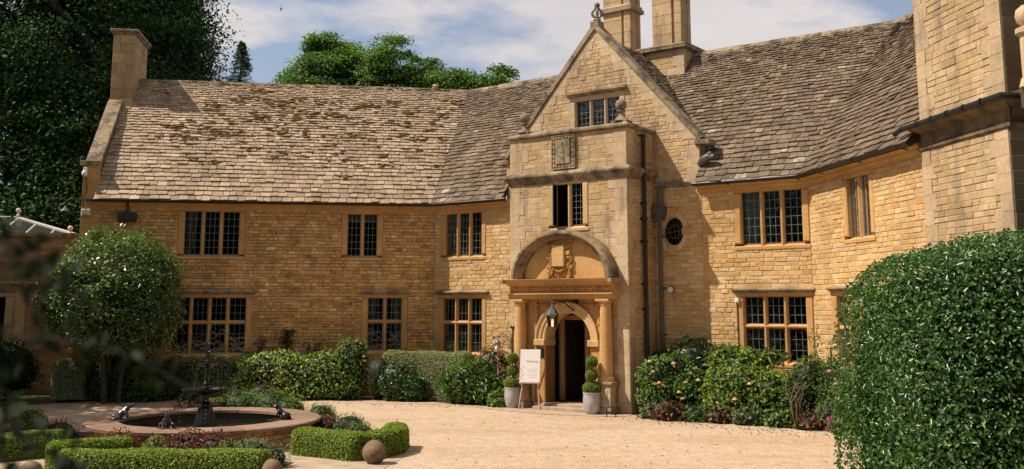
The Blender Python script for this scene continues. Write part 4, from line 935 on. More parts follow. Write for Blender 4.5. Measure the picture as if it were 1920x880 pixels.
mb = MB(); mb.tube([(0, -0.12, 0.26), (0, -0.12, 0.62)], 0.035, 8); mb.build('pipe', M['black'], vb, world=False)
# cable by the left corner
mb = MB(); mb.tube([FA.p(10.5, 0.05, 6.5), FA.p(10.42, 0.06, 6.1), FA.p(10.55, 0.05, 5.9), FA.p(10.5, 0.05, 5.6)], 0.012, 5); mb.build('cable', M['black'], HOUSE)

def scroll(mb, c, u, v_, r, turns=1.6, th=0.008, s=1):
    pts = []
    for k in range(22):
        q = k/21; a = q*turns*2*math.pi*s; rr = r*(1-0.85*q); pts.append(np.array(c)+np.array(u)*rr*math.cos(a)+np.array(v_)*rr*math.sin(a))
    mb.tube(pts, th, 5)
# ornate bracket + bell
bb0 = FP.p(4.12, 0.02, 0)
br = empty('bell_bracket', tuple(FP.p(4.12, 0.015, 1.45)), 'black scrolled iron bracket on the wall left of the doorway', 'bracket')
mb = MB(); e = nM*0.35-dM*0.94; e = e/np.linalg.norm(e); up = V(0, 0, 1)
z0_ = np.array(FP.p(4.12, 0.03, 1.45))
mb.tube([z0_+up*-0.20, z0_+up*0.62], 0.014, 6); mb.tube([z0_+up*0.36, z0_+e*0.52+up*0.36], 0.012, 6)
for c_, r_, s_ in ((z0_+e*0.11+up*0.24, 0.10, 1), (z0_+e*0.12+up*0.48, 0.09, -1), (z0_+e*0.28+up*0.27, 0.075, -1), (z0_+e*0.27+up*0.44, 0.06, 1), (z0_+e*0.08+up*0.08, 0.07, 1), (z0_+e*0.40+up*0.40, 0.045, -1)): scroll(mb, c_, e, up, r_, s=s_)
for p_ in (z0_+e*0.54+up*0.36, z0_+up*0.64, z0_+up*0.66+e*0.05, z0_+up*0.66-e*0.05): mb.ball(p_, 0.032, 7, sc=(1, 1, 1.2))
mb.build('ironwork', M['black'], br)
bl_ = empty('bell', tuple(z0_+e*0.42+up*0.10), 'tarnished metal bell hanging from the scrolled bracket', 'bell')
mb = MB(); mb.lathe((0, 0, 0), [(0.125, -0.02), (0.115, 0.0), (0.085, 0.04), (0.070, 0.11), (0.06, 0.16), (0.035, 0.19), (0.012, 0.20), (0.012, 0.25)], 18); shade_auto(mb.build('body', M['bellbronze'], bl_, world=False))
mb = MB(); mb.tube([(0, 0, 0.02), (0, 0, -0.5), (0.01, 0, -0.62)], 0.011, 6); mb.tube([(0.01, 0, -0.58), (0.01, 0, -0.72)], [0.018, 0.022], 8); mb.build('pull_rope', simple('rope', (0.35, 0.22, 0.2), .9), bl_, world=False)
# lantern over the door
lp = FP.p(5.90, 0.72, 0)
ln = empty('hanging_lantern', (lp[0], lp[1], 2.13), 'black six sided lantern, lit, on a curved arm in front of the door arch', 'lantern')
mb = MB()
for k in range(6):
    a = 2*math.pi*k/6; e = V(math.cos(a), math.sin(a), 0)
    mb.tube([e*0.10+V(0, 0, 0.0), e*0.15+V(0, 0, 0.30)], 0.010, 5); mb.tube([e*0.105, e*0.13+V(0, 0, -0.03)], 0.016, 6)
    a2 = 2*math.pi*(k+1)/6; e2 = V(math.cos(a2), math.sin(a2), 0); mb.tube([e*0.1, e2*0.1], 0.010, 5); mb.tube([e*0.15+V(0, 0, .3), e2*0.15+V(0, 0, .3)], 0.012, 5); mb.tube([e*0.128+V(0, 0, .18), e2*0.128+V(0, 0, .18)], 0.007, 5)
mb.build('cage', M['black'], ln, world=False)
mb = MB(); mb.lathe((0, 0, 0), [(0.18, 0.30), (0.17, 0.33), (0.12, 0.40), (0.07, 0.47), (0.05, 0.53), (0.02, 0.60), (0.012, 0.66)], 6); mb.ball((0, 0, .62), 0.03, 8); mb.build('roof', M['leadgrey'], ln, world=False)
mb = MB(); mb.lathe((0, 0, 0), [(0.095, 0.005), (0.142, 0.295)], 6, cap=False); mb.build('pane', M['glass'], ln, world=False)
mb = MB(); mb.ball((0, 0, .17), 0.024, 8, sc=(1, 1, 1.4)); mb.tube([(0, 0, 0.02), (0, 0, 0.14)], 0.018, 8, (0.8, .8, .7)); mb.build('flame', M['flame'], ln, world=False)
mb = MB(); w0 = FP.p(6.16, 0.02, 0)-np.array([lp[0], lp[1], 2.13]); tip = V(0, 0, 0.68)
back = w0+V(0, 0, 0.72+2.02-2.02)
mid = lambda q, dz: tip+(np.array([w0[0], w0[1], tip[2]])-tip)*q+V(0, 0, dz)
mb.tube([tip, mid(0.15, 0.03), mid(0.4, 0.0), mid(0.7, -0.15), mid(0.9, -0.25), mid(1.0, -0.18)], [0.02, 0.018, 0.018, 0.018, 0.02, 0.02], 7)
mb.ball(mid(1.0, -0.02), 0.085, 10, sc=(0.9, 0.9, 2.0)); scroll(mb, mid(0.35, -0.07), tip-mid(1, 0) if False else (mid(1, 0)-mid(0, 0))/np.linalg.norm(mid(1, 0)-mid(0, 0)), V(0, 0, 1), 0.07)
shade_auto(mb.build('arm', M['black'], ln, world=False))
# corner lamp on the far left corner
lc = empty('corner_lamp', tuple(FA.p(10.95, 0.25, 5.35)), 'small dark bracket lamp at the far left corner of the house', 'lamp')
mb = MB(); mb.lathe((0, 0, 0), [(0.15, 0.10), (0.13, 0.13), (0.05, 0.20), (0.02, 0.26)], 8); mb.build('shade', M['leadgrey'], lc, world=False)
mb = MB(); mb.lathe((0, 0, 0), [(0.05, -0.12), (0.08, 0.10)], 8); mb.build('lantern_body', M['black'], lc, world=False)
mb = MB(); q = FA.p(10.5, 0.0, 5.9)-FA.p(10.95, 0.25, 5.35); mb.tube([(0, 0, 0.26), (0.0, 0, 0.40), q*0.35+V(0, 0, .32), q*0.7+V(0, 0, .12), q], 0.013, 6); mb.build('arm', M['black'], lc, world=False)

# ------------------------------------------------------------------ garden room to the left
ANX = [tuple(0.62*x for x in c) for c in BUFF]  # buff palette darkened, carrying the tree shade on these walls
GR = empty('garden_room', tuple(FA.p(13, -3, 0)), 'low shaded stone garden room with parapet at the left edge', 'outbuilding')
FG = Fr(FA.p(0, -1.5, 0), dA, nA)
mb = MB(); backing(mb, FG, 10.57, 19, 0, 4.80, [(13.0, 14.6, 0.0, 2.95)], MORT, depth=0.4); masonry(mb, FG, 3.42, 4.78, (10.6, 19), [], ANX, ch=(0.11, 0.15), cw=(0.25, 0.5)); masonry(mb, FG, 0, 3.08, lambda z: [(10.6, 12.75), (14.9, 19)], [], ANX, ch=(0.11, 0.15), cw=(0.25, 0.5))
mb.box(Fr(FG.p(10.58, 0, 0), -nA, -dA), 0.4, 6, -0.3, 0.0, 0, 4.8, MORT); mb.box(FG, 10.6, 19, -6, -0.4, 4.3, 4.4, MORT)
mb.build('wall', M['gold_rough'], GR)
mb = MB(); mb.profile(FG, [(-0.45, 4.78), (0.06, 4.78), (0.10, 4.84), (0.10, 4.92), (-0.45, 4.92)], 10.6, 19, OLD)
mb.profile(FG, [(0.0, 3.08), (0.03, 3.08), (0.05, 3.16), (0.08, 3.2), (0.16, 3.34), (0.16, 3.39), (0.02, 3.44), (0.0, 3.44)], 10.6, 19, OLD); mb.build('cornice', M['dress_old'], GR)
mb = MB(); mb.box(FG, 12.72, 12.99, -0.3, 0.04, 0, 2.95, DT, 0.02); mb.box(FG, 12.42, 12.71, -0.05, 0.06, 0, 3.06, DT, 0.02); mb.box(FG, 12.72, 14.9, -0.3, 0.03, 2.951, 3.07, DT, 0.02); mb.box(FG, 14.61, 14.9, -0.3, 0.04, 0, 2.95, DT, 0.02); mb.build('doorway', M['dress'], GR)
mb = MB(); P = [FG.p(t, o, z) for o in (-1.5, -0.3) for t, z in ((12.9, 0), (14.7, 0), (14.7, 3), (12.9, 3))]; mb.add(P, [[0, 1, 2, 3], [0, 4, 5, 1], [1, 5, 6, 2], [2, 6, 7, 3], [3, 7, 4, 0]]); mb.build('room_interior', M['inside'], GR)
# glazed roof lantern
RL = empty('roof_lantern', tuple(FG.p(13.2, -3.0, 4.5)), 'white framed glass roof lantern with ball finial on the garden room', 'skylight')
c0 = [FG.p(11.35, -0.9, 4.93), FG.p(17.4, -0.9, 4.93), FG.p(17.4, -4.4, 4.93), FG.p(11.35, -4.4, 4.93)]; rg = [FG.p(13.65, -2.6, 5.60), FG.p(15.1, -2.6, 5.60)]
mb = MB()
def bar(a, b, r=0.035): mb.tube([a, b], r, 5)
for i in range(4): bar(c0[i], c0[(i+1) % 4], 0.05)
bar(rg[0], rg[1], 0.05); bar(c0[0], rg[0], 0.05); bar(c0[3], rg[0], 0.05); bar(c0[1], rg[1], 0.05); bar(c0[2], rg[1], 0.05)
for k in range(1, 8):
    q = k/8; a = c0[0]+(c0[1]-c0[0])*q; tq = 11.35+6.05*q
    if tq < 13.65: b_ = c0[0]+(rg[0]-c0[0])*((tq-11.35)/2.3)
    elif tq > 15.1: b_ = c0[1]+(rg[1]-c0[1])*((17.4-tq)/2.3)
    else: b_ = FG.p(tq, -2.6, 5.60)
    bar(a, b_)
for k in range(1, 7):
    q = k/7; a = c0[0]+(c0[3]-c0[0])*q; b_ = (c0[0]+(rg[0]-c0[0])*(2*q)) if q < 0.5 else (c0[3]+(rg[0]-c0[3])*(2*(1-q))); bar(a, b_, 0.045)
mb.build('frame', M['gable_glass_frame'], RL)
mb = MB(); mb.add([*c0, *rg], [[0, 1, 5, 4], [1, 2, 5], [2, 3, 4, 5]]); mb.build('pane', simple('lantern_glass', (0.035, 0.042, 0.038), 0.15), RL)
mb = MB(); mb.add([c0[3], c0[0], rg[0]], [[0, 1, 2]]); mb.build('roof_panel', M['gable_glass_frame'], RL)
for p_ in (rg[0]+V(0, 0, 0.05), FG.p(11.5, -0.9, 4.95)):
    mb = MB(); mb.lathe(tuple(p_), [(0.05, 0), (0.07, 0.03), (0.03, 0.07), (0.035, 0.12)], 10); mb.ball(tuple(p_+V(0, 0, 0.19)), 0.085, 10); shade_auto(mb.build('finial', M['gable_glass_frame'], RL))
# ------------------------------------------------------------------ foliage
def leaves(pos, nrm, L_, wd, pal, spread=0.7, var=0.22, k=4, fold=0.18, up=0.15, axis=None):
    """numpy leaf polygons: returns verts, faces, cols"""
    n = len(pos); r = RNG
    nn = nrm + r.normal(0, spread, (n, 3)); nn[:, 2] += up; nn /= np.linalg.norm(nn, axis=1)[:, None]+1e-9
    ax = r.normal(0, 1, (n, 3)) if axis is None else axis + r.normal(0, 0.35, (n, 3))
    ax -= nn*np.sum(ax*nn, axis=1)[:, None]; ax /= np.linalg.norm(ax, axis=1)[:, None]+1e-9
    sd_ = np.cross(nn, ax); ln = (L_*r.uniform(0.65, 1.25, n))[:, None]; w_ = ln*wd*0.5
    b = pos
    if k == 4:
        V_ = np.stack([b, b+ax*ln*0.45+sd_*w_+nn*ln*fold, b+ax*ln, b+ax*ln*0.45-sd_*w_+nn*ln*fold], axis=1)
        F_ = np.arange(n*4).reshape(n, 4)
    else:                                           # two halves folded along the midrib
        m1 = b+ax*ln*0.3; m2 = b+ax*ln*0.7
        V_ = np.stack([b, b+ax*ln*0.28+sd_*w_+nn*ln*fold, b+ax*ln*0.66+sd_*w_*0.85+nn*ln*fold, b+ax*ln-nn*ln*0.08, b+ax*ln*0.66-sd_*w_*0.85+nn*ln*fold, b+ax*ln*0.28-sd_*w_+nn*ln*fold], axis=1)
        q = np.arange(n)[:, None]*6
        F_ = np.concatenate([q+np.array([0, 1, 2, 3]), q+np.array([0, 3, 4, 5])])
    P = np.array(pal)[r.integers(0, len(pal), n)]*np.exp(r.normal(0, var, n))[:, None]
    C_ = np.repeat(P, V_.shape[1], axis=0)
    return V_.reshape(-1, 3), F_, np.clip(C_, 0, 1)
def join(parts):
    vs_, fs, cs, b = [], [], [], 0
    for v, f, c in parts: vs_.append(v); fs.append(f+b); cs.append(c); b += len(v)
    return np.concatenate(vs_), np.concatenate(fs), np.concatenate(cs)
def lump(d, seed, amp):
    r = np.random.default_rng(seed); o = np.zeros(len(d))
    for f_ in (2.1, 3.7, 6.0):
        k = r.normal(0, 1, (3, 3)); ph = r.uniform(0, 6.3, 3)
        for i in range(3): o += np.sin(d@k[i]*f_+ph[i])/(3*f_/2.1)
    return 1+amp*o
def ell(c, rad, n, seed=0, p=2.0, amp=0.12, inner=0.72, zmin=None):
    """points and outward directions in a lumpy superellipsoid shell"""
    d = RNG.normal(0, 1, (n, 3)); d /= np.linalg.norm(d, axis=1)[:, None]
    s = (np.abs(d)**p).sum(1)**(-1/p)*lump(d, seed, amp)
    q = 1-(1-inner)*RNG.random(n)**1.6
    pts = np.array(c)+d*(s*q)[:, None]*np.array(rad); nr = d/np.array(rad); nr /= np.linalg.norm(nr, axis=1)[:, None]
    if zmin is not None: m_ = pts[:, 2] > zmin; pts, nr = pts[m_], nr[m_]
    return pts, nr
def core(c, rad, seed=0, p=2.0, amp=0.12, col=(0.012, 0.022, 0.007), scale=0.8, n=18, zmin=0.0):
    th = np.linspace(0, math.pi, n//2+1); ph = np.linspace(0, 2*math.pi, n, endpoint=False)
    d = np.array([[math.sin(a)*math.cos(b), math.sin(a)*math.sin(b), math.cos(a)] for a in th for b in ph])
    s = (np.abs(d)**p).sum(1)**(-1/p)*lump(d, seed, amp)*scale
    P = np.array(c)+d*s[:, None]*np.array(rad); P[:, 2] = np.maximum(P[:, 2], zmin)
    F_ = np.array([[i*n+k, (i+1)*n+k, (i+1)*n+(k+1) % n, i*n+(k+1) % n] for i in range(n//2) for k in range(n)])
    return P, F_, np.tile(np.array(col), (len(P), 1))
GF = 1.35
PL = dict(
    box=[(0.115, 0.155, 0.024), (0.085, 0.13, 0.02), (0.14, 0.175, 0.03), (0.06, 0.10, 0.018)],
    dark=[(0.025, 0.058, 0.016), (0.018, 0.044, 0.012), (0.036, 0.075, 0.022)],
    mid=[(0.045, 0.095, 0.022), (0.035, 0.078, 0.018), (0.06, 0.115, 0.03)],
    bright=[(0.085, 0.15, 0.03), (0.065, 0.125, 0.025), (0.11, 0.18, 0.045)],
    gloss=[(0.028, 0.066, 0.013), (0.038, 0.082, 0.016), (0.02, 0.05, 0.011)],
    grey=[(0.16, 0.18, 0.10), (0.13, 0.15, 0.085), (0.21, 0.23, 0.14), (0.09, 0.11, 0.055)],
    sage=[(0.12, 0.15, 0.10), (0.10, 0.13, 0.09), (0.15, 0.17, 0.12)],
    varieg=[(0.17, 0.21, 0.06), (0.27, 0.30, 0.12), (0.09, 0.135, 0.03), (0.05, 0.09, 0.025)],
    purple=[(0.15, 0.042, 0.042), (0.10, 0.03, 0.03), (0.20, 0.065, 0.055), (0.08, 0.045, 0.03)],
    gold=[(0.16, 0.19, 0.03), (0.12, 0.16, 0.028), (0.20, 0.22, 0.045)],
    brown=[(0.09, 0.065, 0.04), (0.06, 0.06, 0.03), (0.12, 0.08, 0.05)],
    photinia=[(0.06, 0.10, 0.03), (0.13, 0.05, 0.03), (0.10, 0.12, 0.04), (0.22, 0.05, 0.03)],
    tree=[(0.045, 0.095, 0.026), (0.034, 0.075, 0.02), (0.062, 0.12, 0.032)],
    treeb=[(0.06, 0.12, 0.026), (0.05, 0.10, 0.022), (0.08, 0.145, 0.034)],
    conifer=[(0.036, 0.066, 0.03), (0.05, 0.085, 0.038)])
for k_ in PL:
    f_ = {'box': (1.5, 1.42, 1.25), 'varieg': (1.6, 1.5, 1.4), 'grey': (1.3, 1.2, 1.1), 'mid': (1.25, 1.2, 1.1), 'bright': (1.3, 1.2, 1.0), 'gold': (1.2, 1.2, 1.0), 'gloss': (0.85, 1.1, 1.15), 'tree': (0.8, 0.95, 1.1), 'treeb': (1.1, 1.05, 0.9)}.get(k_, (1.05, 1.0, 0.9)); PL[k_] = [tuple(a_*b_ for a_, b_ in zip(x, f_)) for x in PL[k_]]
for k_ in ('box', 'mid', 'bright', 'gloss', 'grey', 'varieg', 'gold', 'treeb', 'purple', 'photinia', 'sage'): PL[k_] = [tuple(GF*x for x in c) for c in PL[k_]]
def foliage(name, label, cat, loc, parts, mat='leaf', group=None, stems=True, kind=None):
    """parts: list of (verts, faces, cols) in world coords; the plant's leaves are one mesh under an Empty"""
    root = empty(name, loc, label, cat, group)
    v, f, c = join(parts)
    lf = mesh_np('foliage', v, f, c, M[mat], root, world=True)
    if stems:
        mb = MB(); x, y, z = loc
        for k in range(5):
            a = k*1.3; mb.tube([(x+0.05*math.cos(a), y+0.05*math.sin(a), 0), (x+0.16*math.cos(a), y+0.14*math.sin(a), 0.22), (x+0.25*math.cos(a), y+0.22*math.sin(a), 0.45)], [0.02, 0.014, 0.008], 5)
        mb.build('stems', M['bark'], root)
    return root
def shrub(name, label, lobes, L_, n, pal, wd=0.5, mat='leaf', k=4, p=2.0, amp=0.14, cat='shrub', group=None, blooms=None, spread=0.7, inner=0.68, up=0.15, corecol=(0.012, 0.022, 0.007), name_bloom='bloom'):
    parts = []; tot = sum(a[3]*a[4]+a[4]*a[5]+a[3]*a[5] for a in lobes); seed = random.randint(0, 9999)
    for i, (x, y, z, rx, ry, rz) in enumerate(lobes):
        m_ = int(n*(rx*ry+ry*rz+rx*rz)/tot); pts, nr = ell((x, y, z), (rx, ry, rz), m_, seed+i, p, amp, inner, zmin=0.02)
        parts.append(leaves(pts, nr, L_, wd, pal, spread, k=k, up=up)); parts.append(core((x, y, z), (rx, ry, rz), seed+i, p, amp, corecol))
    x, y = lobes[0][0], lobes[0][1]
    root = foliage(name, label, cat, (x, y, 0), parts, mat, group)
    if blooms:
        cnt, bc, br_ = blooms
        for q in range(cnt):
            lb = random.choice(lobes); a = random.uniform(-2.6, -0.4); e_ = random.uniform(-0.25, 1.2)
            d = V(math.cos(a)*math.cos(e_), math.sin(a)*math.cos(e_), math.sin(e_)); c = V(*lb[:3])+d*V(*lb[3:])*1.02
            c[2] = max(c[2], 0.15); mb = MB(); col = np.array(random.choice(bc))
            for ring, (rr, nn_) in enumerate(((0.5, 4), (0.9, 5), (1.25, 6))):
                for j in range(nn_):
                    aa = 2*math.pi*j/nn_+ring; u = V(math.cos(aa), math.sin(aa), 0)
                    mb.ball(c+(u*rr*0.45+V(0, 0, 0.35-ring*0.22))*br_, br_*0.55, 6, col*(1.0-0.08*ring)*random.uniform(0.9, 1.05), sc=(0.8, 0.8, 0.55))
            mb.build(name_bloom, M['petal'], root)
    return root
def hedge(name, label, path, wd_, h, L_, dens, pal, mat='leaf', k=4, p=4.5, endr=0.22, cat='hedge', group=None, amp=0.02, wdl=0.55, spread=0.55, z0=0.0):
    """clipped hedge swept along a path, rounded ends"""
    path = [V(*q, 0) for q in path]
    # smooth resample
    cum = [0.0]
    for a, b in zip(path, path[1:]): cum.append(cum[-1]+np.linalg.norm(b-a))
    T = cum[-1]
    def at(s):
        s = min(max(s, 0), T)
        for i in range(len(cum)-1):
            if s <= cum[i+1]+1e-9: break
        d = (path[i+1]-path[i])/(cum[i+1]-cum[i]); return path[i]+d*(s-cum[i]), d
    n = int(dens*(T*(wd_+2*h)+wd_*h*2)); s = RNG.uniform(0, T, n)
    # put extra points on the end caps
    cap = RNG.random(n) < (wd_*h*2)/(T*(wd_+2*h)+wd_*h*2); s[cap] = np.where(RNG.random(cap.sum()) < 0.5, RNG.random(cap.sum())**2*endr*0.6, T-RNG.random(cap.sum())**2*endr*0.6)
    th = RNG.uniform(0, math.pi, n); dep = 1-0.10*RNG.random(n)**1.5
    # spread th evenly along a rounded rectangle outline
    c_, s_ = np.cos(th), np.sin(th); rr = (np.abs(c_)**p+np.abs(s_)**p)**(-1/p)
    P = np.zeros((n, 3)); Nn = np.zeros((n, 3))
    for i in range(n):
        q, d = at(s[i]); e_ = min(s[i], T-s[i]); f_ = 1.0 if e_ > endr else math.sqrt(max(0.02, 1-((endr-e_)/endr)**2))**0.7
        if cap[i]: f_ *= math.sqrt(RNG.random())
        sd_ = V(-d[1], d[0], 0); a = (wd_/2)*rr[i]*c_[i]*dep[i]*f_; zz_ = h*rr[i]*s_[i]*dep[i]*(0.8+0.2*f_)*(1+amp*math.sin(s[i]*5+a*9))
        P[i] = q+sd_*a+V(0, 0, z0+zz_); Nn[i] = sd_*(np.sign(c_[i])*abs(c_[i]*rr[i])**(p-1))+V(0, 0, abs(s_[i]*rr[i])**(p-1))+(d*(-1 if s[i] < T/2 else 1)*(1.0 if e_ < endr*0.5 else 0))
    Nn /= np.linalg.norm(Nn, axis=1)[:, None]+1e-9
    parts = [leaves(P, Nn, L_, wdl, pal, spread, k=k)]
    # dark core
    m_ = max(6, int(T/0.15)); ring = 10; cv = []; 
    for i in range(m_+1):
        s_i = T*i/m_; q, d = at(s_i); e_ = min(s_i, T-s_i); f_ = (1.0 if e_ > endr else math.sqrt(max(0.02, 1-((endr-e_)/endr)**2)))*0.86; sd_ = V(-d[1], d[0], 0)
        for j in range(ring):
            a = math.pi*j/(ring-1); r_ = (abs(math.cos(a))**p+abs(math.sin(a))**p)**(-1/p); cv.append(q+sd_*(wd_/2*r_*math.cos(a)*f_)+V(0, 0, z0+h*r_*math.sin(a)*0.88*(0.8+0.2*f_)))
    cf = [[i*ring+j, (i+1)*ring+j, (i+1)*ring+j+1, i*ring+j+1] for i in range(m_) for j in range(ring-1)]
    for b in (0, m_*ring):
        for j in range(1, ring-2, 2): cf.append([b, b+j, b+j+1, b+min(j+2, ring-1)])
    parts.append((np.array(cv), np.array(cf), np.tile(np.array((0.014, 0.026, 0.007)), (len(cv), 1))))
    mid, _ = at(T/2)
    return foliage(name, label, cat, (mid[0], mid[1], 0), parts, mat, group, stems=False)
def tree(name, label, loc, trunk_r, lobes, L_, n, pal, clump=60, flat=0.6, mat='leaf', wd=0.6, cat='tree', group=None, cr=1.0, kind='round', amp=0.2, trunks=1, limbs=14, inner=0.35):
    root = empty(name, loc, label, cat, group); x, y, z = loc
    tot = sum(a[3]*a[4]+a[4]*a[5]+a[3]*a[5] for a in lobes); parts = []; cc = []; seed = random.randint(0, 9999)
    for i, (lx, ly, lz, rx, ry, rz) in enumerate(lobes):
        nc = max(3, int(n/clump*(rx*ry+ry*rz+rx*rz)/tot)); pts, nr = ell((lx, ly, lz), (rx, ry, rz), nc, seed+i, 2.0, amp, inner)
        cc.append((pts, nr))
    P = np.concatenate([a for a, _ in cc]); Nn = np.concatenate([b for _, b in cc]); m_ = len(P)
    cs_ = cr*RNG.uniform(0.6, 1.3, m_); idx = np.repeat(np.arange(m_), clump)
    off = np.clip(RNG.normal(0, 0.5, (m_*clump, 3)), -0.95, 0.95)*np.array([1, 1, flat]); off *= cs_[idx][:, None]
    dirn = Nn[idx]; pp = P[idx]+off - dirn*0.0
    pp[:, 2] -= 0.25*np.linalg.norm(off[:, :2], axis=1)*0.6
    parts.append(leaves(pp, dirn*0.5+np.array([0, 0, 0.6]), L_, wd, pal, 0.55, var=0.2))
    v, f, c = join(parts); tone = np.exp(RNG.normal(0, 0.28, m_))[idx]; c = c*np.repeat(tone, 4)[:, None]
    mesh_np('crown', v, f, np.clip(c, 0, 1), M[mat], root, world=True)
    mb = MB(); top = V(np.mean([l[0] for l in lobes]), np.mean([l[1] for l in lobes]), max(l[2] for l in lobes))
    bases = [(x, y)] if trunks == 1 else [(x+0.25*math.cos(2.2*k), y+0.18*math.sin(2.2*k)) for k in range(trunks)]
    for bx, by in bases:
        s_ = V(bx, by, z); e_ = top+(s_-V(x, y, z))*2.2; mids = [s_+(e_-s_)*q+V(random.gauss(0, .15*q), random.gauss(0, .15*q), 0)*trunk_r*5 for q in (0, .15, .35, .6, .85)]
        mb.tube(mids, [trunk_r*1.25, trunk_r, trunk_r*.85, trunk_r*.6, trunk_r*.3], 9)
    for k in range(limbs):
        t = P[random.randrange(m_)]; s_ = V(x, y, z)+(top-V(x, y, z))*random.uniform(0.25, 0.8)
        mb.tube([s_, s_*0.6+t*0.4+V(0, 0, 0.15), t], [trunk_r*.4, trunk_r*.25, trunk_r*.08], 6)
    shade_auto(mb.build('trunk', M['bark'], root))
    return root
def drooping_conifer(name, label, loc, h, r, n, L_, z0=1.5, pal='conifer', droop=0.9, group=None, taper=0.9, cat='tree', K_=110):
    root = empty(name, loc, label, cat, group); x, y, _ = loc
    P, A = [], []
    nb = n//K_
    mb = MB(); mb.tube([(x, y, 0), (x, y, h*0.5), (x, y, h)], [0.03*h*0.6, 0.012*h, 0.01], 8)
    for b in range(nb):
        q = random.random()**0.8; z = z0+(h-z0)*q; rr = r*(1-q)**taper*random.uniform(0.7, 1.12)+0.12; a = random.uniform(0, 6.283); u = V(math.cos(a), math.sin(a), 0)
        tip = V(x, y, z)+u*rr+V(0, 0, -0.35*rr*droop)
        mb.tube([V(x, y, z), V(x, y, z)+u*rr*0.6+V(0, 0, 0.05*rr), tip], [0.03, 0.02, 0.008], 4)
        s = RNG.random(K_)**0.7; base = V(x, y, z)[None]+u[None]*(rr*s)[:, None]; base[:, 2] += -0.35*rr*droop*s**2
        base += np.clip(RNG.normal(0, 1, (K_, 3)), -1.5, 1.5)*np.array([0.14, 0.14, 0.05])*rr**0.5*(1.1-s*0.8)[:, None]; hang = RNG.random(K_)*0.55*droop*rr**0.4; base[:, 2] -= hang
        P.append(base); A.append(np.tile(u*0.5+V(0, 0, -0.9*droop), (K_, 1)))
    P = np.concatenate(P); A = np.concatenate(A); Nn = RNG.normal(0, 1, P.shape); Nn /= np.linalg.norm(Nn, axis=1)[:, None]
    v, f, c = leaves(P, Nn, L_, 0.35, PL[pal], 0.3, axis=A); mesh_np('crown', v, f, c, M['leaf_matt'], root, world=True)
    mb.build('trunk', M['bark'], root); return root

# --- trees behind the house
tree('broadleaf_tree', 'huge dark broadleaf tree filling the upper left behind the garden room', (-21, 41, 0), 0.6,
     [(-21, 41, 9, 6.5, 4, 6), (-18, 40, 15, 5.0, 4, 5.5), (-24, 41, 15, 5.0, 4, 6), (-19.5, 38.5, 5.5, 5.5, 3, 3.5), (-15.8, 39.5, 8.5, 3.0, 3, 4.5), (-20, 41, 20, 5, 4, 4)], 0.17, 250000, PL['tree'], clump=90, cr=1.3, flat=0.4, inner=0.78, mat='leaf_matt')
mb_ = MB()
tree('dense_tree', 'dark tree mass standing close behind the left chimney', (-16.0, 43.5, 0), 0.45,
     [(-16.0, 43.5, 8.0, 3.3, 3, 6), (-17.0, 43.5, 14.5, 2.9, 3, 5.0), (-18.5, 43, 18, 3.0, 3, 4)], 0.16, 90000, PL['tree'], clump=80, cr=1.1, flat=0.4, inner=0.7, mat='leaf_matt')
drooping_conifer('weeping_conifer', 'tall dark conifer with drooping sprays right of the left chimney', (-16.2, 42.0, 0), 21, 6.2, 130000, 0.19, z0=6, taper=0.72, K_=80)
drooping_conifer('young_conifer', 'small pointed conifer rising alone above the left ridge', (-15.35, 55, 0), 17.6, 3.0, 7500, 0.14, z0=9, droop=0.3, taper=1.0, K_=26)
for lab, loc, lobes, n in (
    ('bright green tree with the tallest dome above the middle of the left ridge', (-9.3, 50, 0), [(-9.9, 50, 13.8, 2.0, 2.0, 2.3), (-8.2, 50, 14.3, 1.5, 1.6, 1.8), (-11.4, 50, 12.8, 1.1, 1.3, 1.3), (-9.7, 50, 15.7, 1.1, 1.1, 1.0), (-9, 50, 11.2, 2.7, 1.7, 1.8), (-12.0, 50, 11.2, 0.8, 0.8, 0.5)], 70000),
    ('lower bright green tree between the tall dome and the thin spreading one', (-5.6, 49, 0), [(-5.5, 49, 13.9, 1.6, 1.5, 1.7), (-4.4, 49, 13.2, 1.5, 1.5, 1.2), (-6.6, 49, 13.6, 1.1, 1.3, 1.2), (-3.6, 49, 12.8, 1.2, 1, 1.0)], 45000),
    ('thin bright green tree with loose spreading twigs nearest the gable', (-2.6, 48, 0), [(-3.0, 48, 13.3, 1.2, 1.1, 0.9), (-1.9, 48, 13.2, 0.9, 0.9, 0.65), (-1.1, 48, 13.5, 0.6, 0.5, 0.35), (-0.5, 48, 14.1, 0.35, 0.4, 0.3), (-1.7, 48, 12.7, 1.2, 0.8, 0.6)], 22000)):
    tree('garden_tree', lab, loc, 0.24, lobes, 0.16, n, PL['treeb'], clump=150, cr=0.78, flat=0.26, group='trees beyond the left ridge', amp=0.42, inner=0.6, limbs=30)
# trees left of the frame that shade the left corner, and woods all round the forecourt
tree('shade_tree', 'tall dark tree standing left of the forecourt', (-18.6, 22.3, 0), 0.4, [(-18.6, 22.3, 8.5, 4.0, 4.6, 4.6), (-18.8, 20.0, 6.0, 3.8, 4.0, 4.0), (-19.0, 27.5, 5.5, 3.4, 2.5, 3.4)], 0.3, 30000, PL['tree'], clump=60, cr=1.4)
pts = []; 
def woods(c, rad, n, seed):
    p_, n_ = ell(c, rad, n, seed, 2.5, 0.2, 0.8, zmin=0.0); return leaves(p_, n_, 1.1, 0.8, PL['tree'], 0.6)
pp = [woods((-30+12*i, -26+3*math.sin(i*2), 4), (8.5, 5, 11+2*math.sin(i*1.7)), 3500, i) for i in range(8)]
pp += [woods((38+2*math.sin(i), -8+13*i, 4), (5, 8.5, 10), 2500, 20+i) for i in range(4)] + [woods((-38+2*math.sin(i), -12+13*i, 4), (5, 8.5, 12), 2500, 30+i) for i in range(4)]
